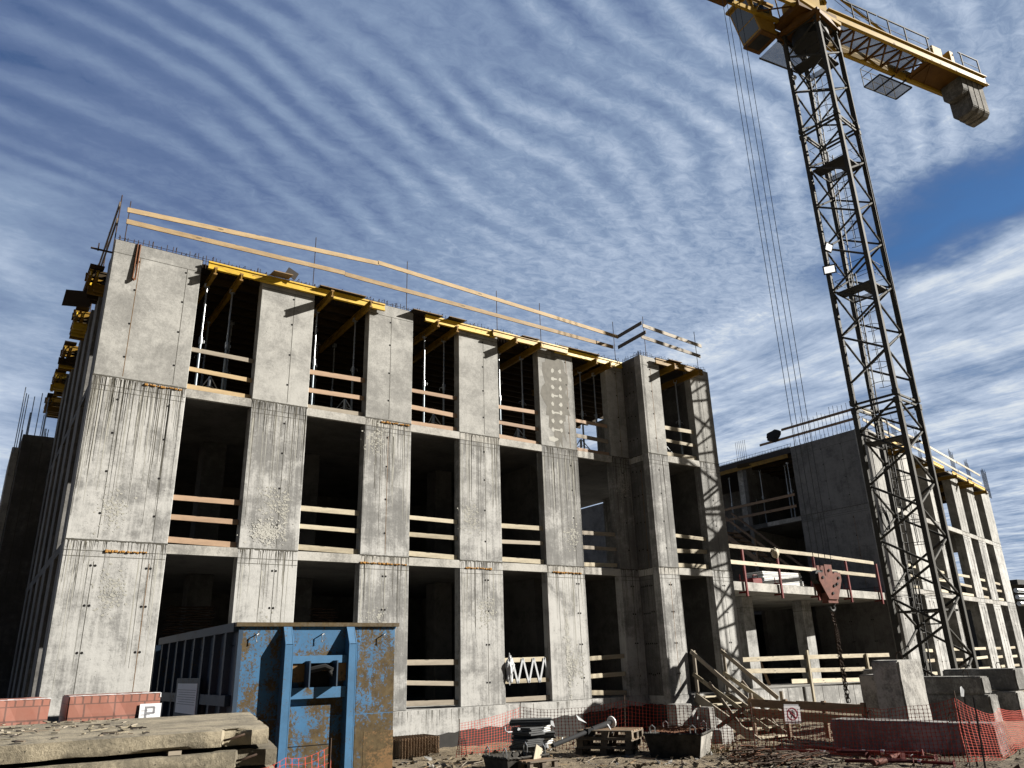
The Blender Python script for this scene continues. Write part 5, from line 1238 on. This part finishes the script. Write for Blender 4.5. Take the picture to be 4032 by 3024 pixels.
B_ = [(1807, 2980), (2045, 2958), (2260, 2975), (2462, 2965), (2700, 2945), (2975, 2950), (3110, 2950), (3410, 2985), (3600, 2995), (3816, 3000)]
Y_ = [16.0, 16.3, 15.2, 13.9, 12.6, 11.4, 10.6, 8.9, 7.9, 6.9]
mb, pts = fence('x', '', T_, B_, Y_); mb.build('mesh', fn)
for i in (0, 1, 3, 5, 9):
    t, b = pts[i]; mb = MB(); mb.tube([b-Vector((0, 0, .25)), t+Vector((0, 0, .10))], .010, 'rebar', 5); mb.build('stake', fn)
f2 = empty('barrier_mesh', (15, 8, 0), 'sunlit orange barrier mesh over the concrete block at the right edge', 'barrier mesh')
mb, pts = fence('x', '', [(3761, 2748), (3895, 2811), (3925, 2788), (4040, 2792), (4300, 2830)], [(3816, 3000), (3950, 2990), (3990, 2955), (4060, 2930), (4330, 2930)], [6.9, 6.85, 7.0, 7.6, 8.6], thick=1.15); mb.build('mesh', f2)
t = PY(3833, 2745, 6.75); b = PY(3876, 3020, 6.75); mb = MB(); mb.tube([b-Vector((0, 0, .2)), t], .016, 'steel_dark', 6); mb.build('stake', f2)
t = PY(3790, 2710, 7.1); b = PY(3800, 2790, 7.1); mb = MB(); mb.tube([b-Vector((0, 0, .9)), t], .016, 'steel_dark', 6); mb.build('stake', f2)
mb = MB(); c = PY(3780, 2705, 7.05); mb.add([c, c+Vector((.05, 0, .01)), c+Vector((.07, -.02, -.05)), c+Vector((.06, 0, -.15)), c+Vector((-.03, 0, -.14))], [(0, 4, 3, 2, 1)], 'film'); tag(mb.build('plastic_rag'), 'white plastic rag knotted on a thin stake above the blocks', 'plastic')
f3 = empty('barrier_mesh', (3, 7, 0), 'scrap of orange barrier mesh in front of the container at the bottom edge', 'barrier mesh')
mb, pts = fence('x', '', [(1303, 2937), (1130, 2982), (960, 3024)], [(1301, 3130), (1130, 3130), (960, 3100)], [7.0, 6.9, 6.8], nx=.055, nz=.055, thick=.55); mb.build('mesh', f3)
t = PY(1303, 2906, 7.0); mb = MB(); mb.tube([t, Vector((t.x, 7.0, -.3))], .008, 'rebar', 5); mb.build('stake', f3)
f4 = empty('barrier_mesh', (13, 12, 0), 'sunlit slack piece of orange barrier mesh beneath the no entry sign', 'barrier mesh')
mb, pts = fence('x', '', [(3085, 2868), (3180, 2862), (3270, 2852)], [(3110, 2965), (3190, 2970), (3275, 2940)], [12.6, 12.3, 12.0], thick=1.2); mb.build('mesh', f4)
mb, pts = fence('x', '', [(1808, 2900), (1830, 2910)], [(1795, 2990), (1840, 2985)], [15.6, 15.5], nx=.05); mb.build('mesh_end', fn)
# no entry sign on the mesh
def sign():
    s = 2212/700; a = PY(2750+1092/s, 2550+740/s, 10.95-.2); b = PY(2750+1245/s, 2550+910/s, 10.95-.2)
    c = (a+b)/2; w = (b.x-a.x)/2*1.04; h = (a.z-b.z)/2*1.02
    fwd_ = Vector((.78, -.0, 0)); yaw = -.75*0-.35
    r = empty('sign', c, 'white no pedestrians sign with a red crossed ring on the orange mesh', 'sign')
    T = Matrix.Translation(c) @ Matrix.Rotation(yaw, 4, 'Z') @ Matrix.Rotation(.05, 4, 'Y')
    w /= math.cos(yaw); mb = MB(T); mb.box(-w, w, -.004, .004, -h, h, 'paper'); mb.box(-w*.95, w*.9, .004, .007, -h*1.3, h*1.3, 'film'); mb.build('sheet', r)
    mb = MB(T); R = min(w, h)*.86; y = -.0065; n_ = 36
    vs = []; 
    for i in range(n_): a_ = 2*math.pi*i/n_; vs += [(R*math.cos(a_), y, R*math.sin(a_)), (R*.86*math.cos(a_), y, R*.86*math.sin(a_))]
    mb.add(vs, [(2*i, 2*i+1, (2*i+3) % (2*n_), (2*i+2) % (2*n_)) for i in range(n_)], 'print_red'); mb.bar((-R*.64, y-.001, R*.64), (R*.64, y-.001, -R*.64), .002, R*.13, 'print_red', (1, 0, 1)); mb.build('ring', r)
    mb = MB(T); y = -.0052; k = R
    mb.add([(k*(.02+.13*math.cos(i*.5236)), y, k*(.56+.13*math.sin(i*.5236))) for i in range(12)], [tuple(range(12))], 'print_black')
    def lim(p, q, w_): mb.bar((k*p[0], y, k*p[1]), (k*q[0], y, k*q[1]), .0016, k*w_, 'print_black', (q[1]-p[1], 0, p[0]-q[0]))
    lim((.0, .42), (-.02, -.08), .28); lim((-.04, .36), (-.34, .1), .11); lim((-.34, .1), (-.46, -.05), .09); lim((.08, .38), (.28, .08), .11); lim((.28, .08), (.46, .06), .09)
    lim((-.06, -.05), (-.16, -.4), .15); lim((-.16, -.4), (-.34, -.66), .12); lim((.04, -.05), (.2, -.36), .15); lim((.2, -.36), (.26, -.7), .12); mb.build('pictogram', r)
sign()
# ------------------------------------------------------------------ concrete ballast blocks
BG = 'concrete blocks round the crane base'
def cblock(pxM, pyM, y, a, right_len, left_len, h, label, z0=None, extra=0, loops=0):
    Mv = PY(pxM, pyM, y); z = Mv.z if z0 is None else z0
    T = Matrix.Translation((Mv.x, Mv.y, z)) @ Matrix.Rotation(a, 4, 'Z')
    r = empty('concrete_block', (Mv.x, Mv.y, z), label, 'concrete block', BG)
    bm = bmesh.new(); bmesh.ops.create_cube(bm, size=1)
    for v in bm.verts: v.co = Vector(((v.co.x+.5)*right_len, (v.co.y+.5)*left_len, -extra+(v.co.z+.5)*(h+extra)))
    bmesh.ops.bevel(bm, geom=bm.edges[:], offset=.035, segments=2, affect='EDGES')
    bmesh.ops.subdivide_edges(bm, edges=[e for e in bm.edges if e.calc_length() > .25], cuts=8, use_grid_fill=True)
    for v in bm.verts: q_ = Mv+v.co; v.co += Vector((noise.noise(q_*3), noise.noise(q_*3+Vector((7, 0, 0))), noise.noise(q_*3+Vector((0, 7, 0)))))*.014+Vector((noise.noise(q_*9), noise.noise(q_*9+Vector((7, 0, 0))), 0))*.01
    MB(T).bm(bm, 'concrete_block').build('block', r)
    for k in range(loops):
        mb = MB(T); y_ = left_len*(.25+.5*k/max(1, loops-1)) if loops > 1 else left_len*.35; x = right_len*.5
        mb.tube([(x, y_-.06, h-.03), (x, y_-.065, h+.1), (x, y_-.03, h+.16), (x, y_+.03, h+.16), (x, y_+.065, h+.1), (x, y_+.06, h-.03)], .012, 'rebar', 6); mb.build('lifting_loop', r)
    return r
s = 2.0132; Q = lambda x, y: (3200+x/s, 2200+y/s)
cblock(*Q(760, 1275), 10.0, .06, 1.05, .62, 1.19, 'tall upright concrete block with one sunlit face at the crane base', extra=.5, loops=1)
cblock(*Q(1480, 1512), 7.4, .14, .50, 3.0, .40, 'long low concrete block behind the orange mesh in the right foreground', extra=.3, loops=2)
cblock(*Q(1365, 1078), 11.5, .06, .5, 2.0, .47, 'upper long concrete block lying before the mast foot', loops=2)
v_ = PY(*Q(1365, 1078), 11.5); cblock(*Q(1420, 1180), 11.4, .06, .55, 2.2, v_.z-PY(*Q(1420, 1180), 11.4).z-.01, 'lower long concrete block before the mast foot, partly behind the mesh', extra=.6)
cblock(*Q(1635, 1045), 11.2, .06, .6, 2.0, .58, 'concrete block beside the mast foot, the farthest right of the upper layer', loops=2)
v_ = PY(*Q(1635, 1045), 11.2); cblock(*Q(1650, 1200), 11.15, .06, .6, 2.2, v_.z-PY(*Q(1650, 1200), 11.15).z-.01, 'concrete block under the farthest right block of the upper layer', extra=.6)
cblock(*Q(545, 1170), 12.6, .06, 1.0, .5, .78, 'small concrete block left of the tall upright one', extra=.8)
cblock(*Q(545, 1040), 13.5, .06, 1.0, .5, .55, 'small brownish concrete block in the shade behind the tall upright one', extra=.9)
# ------------------------------------------------------------------ trench boards and steps to the building
tr = empty('trench_barrier', (17.4, 13, 0), 'brown timber boards on stakes along the trench before the courtyard', 'barrier')
for (x0, y0_), (x1, y1_), z in (((17.95, 15.1), (17.5, 13.2), .46), ((17.5, 13.2), (16.95, 11.0), .46), ((17.95, 15.05), (16.9, 11.0), .22)): board('board', (x0, y0_, z+.04), (x1, y1_, z+.02), .2, .04, 'board_brown', tr, side=(-1, .2, 0))
for t in (.02, .35, .68, .98): x = 17.95-1.0*t; y = 15.1-4.1*t; board('post', (x+.06, y, -.6), (x+.06, y, .62), .1, .08, 'board_brown', tr, side=(-1, 0, 0))
stp = empty('timber_stair', (18.6, 16, -.4), 'wooden site steps with handrails leading up into the projecting bay', 'stairs')
xA, xB = 18.0, 19.3
ta, tb = Vector((0, 17.05, .62)), Vector((0, 13.9, -.95))
for x in (xA, xB):
    X_ = Vector((x, 0, 0))
    board('stringer', ta+X_, tb+X_+Vector((-.15, 0, 0)), .24, .05, 'board_grey', stp, side=(-1, 0, 0))
    board('handrail', ta+X_+Vector((0, 0, 1.25)), Vector((x-.2, 15.0, .56)), .12, .04, 'board_grey', stp, side=(-1, 0, 0))
    board('midrail', ta+X_+Vector((0, 0, .62)), Vector((x-.2, 14.4, -.15)), .12, .03, 'board_pale', stp, side=(-1, 0, 0))
    for t, h in ((.02, 1.3), (.63, 1.1)):
        p_ = ta.lerp(tb, t)+X_+Vector((.05, 0, 0)); board('post', p_-Vector((0, 0, .25)), p_+Vector((0, 0, h)), .1, .05, 'board_grey', stp, side=(-1, 0, 0))
for k in range(8):
    c = ta.lerp(tb, (k+.3)/8); board('tread', c+Vector((xA+.03, 0, .04)), c+Vector((xB-.03, 0, .04)), .26, .04, 'board_pale', stp, side=(0, .0, 1))
for k in range(8):
    c = ta.lerp(tb, (k+.3)/8)+Vector((0, .1, -.09)); board('riser', c+Vector((xA+.03, 0, 0)), c+Vector((xB-.03, 0, 0)), .12, .02, 'board_old', stp)
for x in (xA-.05, xB+.05):
    board('brace', Vector((x, 16.9, -.5)), Vector((x-.1, 15.2, .35)), .1, .04, 'board_old', stp, side=(-1, 0, 0)); board('brace', Vector((x-.02, 15.0, -.6)), Vector((x-.02, 16.4, 1.0)), .1, .04, 'board_old', stp, side=(-1, 0, 0))
# ------------------------------------------------------------------ scrap on the ground, right foreground
def tangle(mb):
    c = PZ(2960, 3010, -.1)
    for i in range(46):
        a = rnd.uniform(0, 6.28); R = rnd.uniform(.15, .5); o3 = Vector((c.x+rnd.uniform(-.35, .35), c.y+rnd.uniform(-.25, .25), gh(c.x, c.y)+rnd.uniform(0, .22))); tl = rnd.uniform(-.6, .6)
        mb.tube([o3+Vector((R*math.cos(a+.5*k)*.8, R*math.sin(a+.5*k)*.6, .10+R*math.sin(a+.5*k)*tl*.6)) for k in range(rnd.choice((5, 7, 9)))], .009, rnd.choice(('rebar', 'rebar', 'rebar_red')), 4)
tag_ = stuffthing('rebar_tangle', 'dark tangle of bent rebar ties at the bottom edge', 'rebar', tangle)
def bundle(mb):
    a = PZ(3020, 2990, -.08); b = PZ(3220, 3015, -.1)
    for i in range(70):
        t = rnd.random(); q_ = a.lerp(b, t); an = rnd.uniform(-.5, .3)+math.pi*.5*(rnd.random() < .15); L = rnd.uniform(.25, .8)
        z = gh(q_.x, q_.y)+rnd.uniform(.02, .24); d = Vector((math.cos(an), math.sin(an), rnd.uniform(-.1, .1)))*L/2; q_ = Vector((q_.x+rnd.uniform(-.2, .2), q_.y+rnd.uniform(-.3, .3), z))
        mb.tube([q_-d, q_+Vector((0, 0, rnd.uniform(0, .03))), q_+d], .009, rnd.choice(('rebar', 'rebar', 'rebar_red')), 4)
stuffthing('rebar_bundle', 'heap of short rusty rebar pieces next to the tangle of ties', 'rebar', bundle)
PG = 'red steel props lying on the ground'
RPp = [((3060, 2952), (3420, 2998), .05, 'longest'), ((3170, 2945), (3480, 2985), .04, 'upper'), ((3240, 2962), (3560, 3010), .06, 'middle'), ((3300, 2992), (3640, 3005), .10, 'sunlit'), ((3330, 3012), (3600, 3022), .03, 'lower'), ((3480, 2992), (3690, 3012), .02, 'short'), ((3470, 3012), (3760, 3030), .03, 'frontmost')]
for (a, b, h, w) in RPp:
    p_ = PZ(*a, -.12); q_ = PZ(*b, -.12); p_.z = gh(p_.x, p_.y)+.05+h; q_.z = gh(q_.x, q_.y)+.05+h*.7
    r = empty('steel_prop', p_, f'{w} red steel prop in the heap lying before the orange mesh', 'prop', PG)
    MB().tube([p_, p_.lerp(q_, .55)], .03, 'prop_red', 8).build('outer_tube', r); MB().tube([p_.lerp(q_, .55), q_], .024, 'prop_red', 8).build('inner_tube', r)
    d = (q_-p_).normalized(); MB().tube([q_, q_+d*.01], .06, 'prop_red', 8).build('end_plate', r); MB().tube([p_.lerp(q_, .53), p_.lerp(q_, .57)], .042, 'galv', 8).build('collar', r)
for k, (px, py, lb) in enumerate(((3505, 2985, 'short pale red tube end lying across the prop heap'), (3440, 3005, 'thick pale red tube lying at the bottom edge of the prop heap'))):
    c = PZ(px, py, -.02); stuffthing('tube_offcut', lb, 'tube', lambda mb: mb.tube([c, c+Vector((.26, -.05, .02))], .05, 'hook_red', 10))
def pit_bits(mb): pass
for px, py, y, w, h, lb in ((2660, 2790, 15.4, .55, .32, 'concrete offcut lying by the plinth of the projecting bay'), (2790, 2800, 15.0, .25, .3, 'small upright concrete offcut beside the wooden steps'), (2840, 2900, 13.4, .5, .45, 'grey concrete footing piece behind the larger tub')):
    c = PY(px, py, y); mb = MB(Matrix.Translation(c) @ Matrix.Rotation(rnd.uniform(-.3, .3), 4, 'Z')); mb.cbox(0, w, 0, .4, -.8, h*.3, 'concrete_block', .03); tag(mb.build('concrete_piece'), lb, 'concrete', 'loose concrete pieces by the plinth')
# weeds at the foot of the mesh
mb = MB()
for i in range(420):
    if i < 240: x = rnd.uniform(12.6, 14.6); y = 12.6-(x-12.6)*.5+rnd.uniform(-.5, .5)
    else: x = rnd.uniform(14.2, 16.5); y = rnd.uniform(7.4, 8.6)
    z = gh(x, y); L = rnd.uniform(.08, .4 if i < 240 else .15); d = Vector((rnd.uniform(-.3, .3), rnd.uniform(-.3, .3), 1)).normalized()*L; w = Vector((rnd.uniform(-.01, .01), .006, 0))
    mb.add([Vector((x, y, z))-w, Vector((x, y, z))+w, Vector((x, y, z))+d], [(0, 1, 2)], rnd.choice(('weed_dry', 'weed_dry', 'weed_green')))
flat('weed_dry', (.16, .10, .035), .9, var=.4); flat('weed_green', (.09, .12, .025), .8, var=.4)
tag(mb.build('weeds'), 'dry grass and weeds at the foot of the orange mesh', 'weeds', kind='stuff')
# ------------------------------------------------------------------ sky, sun, render settings
SUN = Vector((1.68, -1.0, .98)).normalized()
el = math.asin(SUN.z); az = math.atan2(SUN.x, SUN.y)
sl_ = bpy.data.lights.new('sun', 'SUN'); sl_.energy = 5.0; sl_.angle = math.radians(.5); sl_.color = (1, .95, .87)
so = bpy.data.objects.new('sun', sl_); C.objects.link(so); so.rotation_euler = SUN.to_track_quat('Z', 'Y').to_euler(); so.location = SUN*60
w = bpy.data.worlds.new('World'); SC.world = w; w.use_nodes = True; nt = w.node_tree; g = NG(nt); bgn = nt.nodes['Background']
sky = g.n('ShaderNodeTexSky', sky_type='NISHITA'); sky.sun_disc = False; sky.sun_elevation = el; sky.sun_rotation = az; sky.air_density = 1.0; sky.dust_density = .4; sky.ozone_density = 1.6
gen = g.n('ShaderNodeTexCoord').outputs['Generated']; sp = g.n('ShaderNodeSeparateXYZ'); g.l(gen, sp.inputs[0])
zc = g.m('MAXIMUM', sp.outputs[2], .04); X = g.m('DIVIDE', sp.outputs[0], zc); Yv = g.m('DIVIDE', sp.outputs[1], zc)
cv = g.n('ShaderNodeCombineXYZ'); g.l(X, cv.inputs[0]); g.l(Yv, cv.inputs[1]); cl = cv.outputs[0]
def ss(v, a, b): 
    x = g.n('ShaderNodeMapRange', interpolation_type='SMOOTHSTEP'); g.l(v, x.inputs[0]); x.inputs[1].default_value = a; x.inputs[2].default_value = b; return x.outputs[0]
# ripple bands: distance across the bands, warped
wx = g.noise(g.mp(cl, (1, 1, 1), (3.1, 1.7, 0)), 1.1, 2, .45); wy = g.noise(g.mp(cl, (1, 1, 1), (8.3, 5.2, 0)), 3.5, 2, .5)
th = math.radians(20)
v_ = g.m('ADD', g.m('MULTIPLY', X, -math.sin(th)), g.m('MULTIPLY', Yv, math.cos(th)))
frag = g.noise(g.mp(cl, (1, 1, 1), (2, 9, 0)), 14, 5, .65)
v_ = g.m('ADD', v_, g.m('MULTIPLY', g.m('SUBTRACT', frag, .5), .020))
v_ = g.m('ADD', v_, g.m('ADD', g.m('MULTIPLY', g.m('SUBTRACT', wx, .5), .46), g.m('MULTIPLY', g.m('SUBTRACT', wy, .5), .08)))
ph = g.m('MULTIPLY', v_, 2*math.pi/.088)
band = g.m('ADD', g.m('MULTIPLY', g.m('SINE', ph), .5), .5)
bamp = ss(g.noise(g.mp(cl, (1, 1.6, 1), (1, 4, 0), (0, 0, -th)), 2.6, 3, .55), .30, .62)
fine = g.noise(g.mp(cl, (1.1, 1.7, 1), (0, 0, 0), (0, 0, .9)), 22, 7, .70, .6)
soft = g.noise(g.mp(cl, (1, 1, 1), (5, 2, 0)), 2.2, 6, .6)
rad = g.m('SQRT', g.m('ADD', g.m('MULTIPLY', X, X), g.m('MULTIPLY', Yv, Yv)))
bamp = g.m('MULTIPLY', bamp, g.m('ADD', g.m('MULTIPLY', ss(rad, 2.0, 1.35), .88), .12))
grow = ss(X, -.6, 1.5)           # denser to the right
dA = g.m('ADD', g.m('MULTIPLY', g.m('MULTIPLY', g.m('SUBTRACT', band, .4), bamp), .26), g.m('MULTIPLY', g.m('SUBTRACT', soft, .5), .34))
dA = g.m('ADD', dA, g.m('MULTIPLY', g.m('MULTIPLY', g.m('SUBTRACT', fine, .5), g.m('ADD', grow, .16)), .54))
dA = g.m('ADD', dA, g.m('ADD', g.m('MULTIPLY', grow, .46), .18))
edge = g.m('ADD', X, g.m('MULTIPLY', g.m('SUBTRACT', g.noise(cl, 2.5, 5, .6), .5), .5)); edge = g.m('ADD', edge, g.m('MULTIPLY', g.m('SUBTRACT', Yv, .8), -.10))
close = ss(Yv, .75, 1.35)
dA = g.m('MULTIPLY', dA, g.m('SUBTRACT', 1, ss(g.m('SUBTRACT', edge, g.m('MULTIPLY', close, .22)), 1.52, 1.86)))
st_ = g.noise(g.mp(cl, (1.7, .5, 1), (2, 0, 0), (0, 0, .12)), 2.2, 8, .66, .5); fb = g.noise(cl, 5, 6, .65)
dB = g.m('ADD', g.m('MULTIPLY', st_, .8), g.m('MULTIPLY', fb, .45)); dB = g.m('MULTIPLY', g.m('ADD', g.m('MULTIPLY', ss(dB, .28, .85), .70), .36), ss(g.m('ADD', edge, g.m('MULTIPLY', close, .16)), 1.82, 2.2)); 
far = ss(sp.outputs[2], .42, .10)
dens = g.m('ADD', dA, g.m('MULTIPLY', dB, .92)); dens = g.m('ADD', dens, g.m('MULTIPLY', g.m('MULTIPLY', far, ss(X, 1.2, -.2)), .35), None, True)
haze_l = g.m('MULTIPLY', g.m('MULTIPLY', ss(X, .30, -.1), ss(rad, 1.35, 2.2)), g.m('MULTIPLY', soft, .75))
dens = g.m('ADD', dens, haze_l, None, True)
front = ss(g.m('ADD', sp.outputs[1], g.m('MULTIPLY', sp.outputs[2], .25)), .0, .38)
dens = g.m('MULTIPLY', dens, front)
hsv = g.n('ShaderNodeHueSaturation'); g.l(sky.outputs[0], hsv.inputs['Color']); hsv.inputs['Saturation'].default_value = 1.18; hsv.inputs['Value'].default_value = .52; hsv.inputs['Hue'].default_value = .505
ccol = g.ramp(dens, [(0, (.40, .74, 1.66)), (.3, (.84, 1.25, 2.28)), (.55, (1.62, 2.2, 3.25)), (.8, (3.1, 3.7, 4.7)), (1, (5.3, 5.6, 5.8))])
blue = g.mix(1.0, hsv.outputs[0], (.70, .98, 1.18), 'MULTIPLY')
skyc = g.mix(g.m('DIVIDE', dens, g.m('ADD', .18, g.m('MULTIPLY', ss(X, .9, 1.5), .4)), None, True), blue, ccol)
dim = g.m('ADD', g.m('MULTIPLY', front, .82), .18)
g.l(g.mix(1.0, skyc, g.ramp(dim, [(0, 0), (1, 1)]), 'MULTIPLY'), bgn.inputs['Color']); bgn.inputs['Strength'].default_value = .054
SC.view_settings.view_transform = 'Standard'; SC.view_settings.look = 'None'; SC.view_settings.gamma = 1; SC.view_settings.exposure = 1.5
SC.render.engine = 'CYCLES'; SC.cycles.max_bounces = 6; SC.cycles.diffuse_bounces = 1; SC.cycles.use_denoising = True
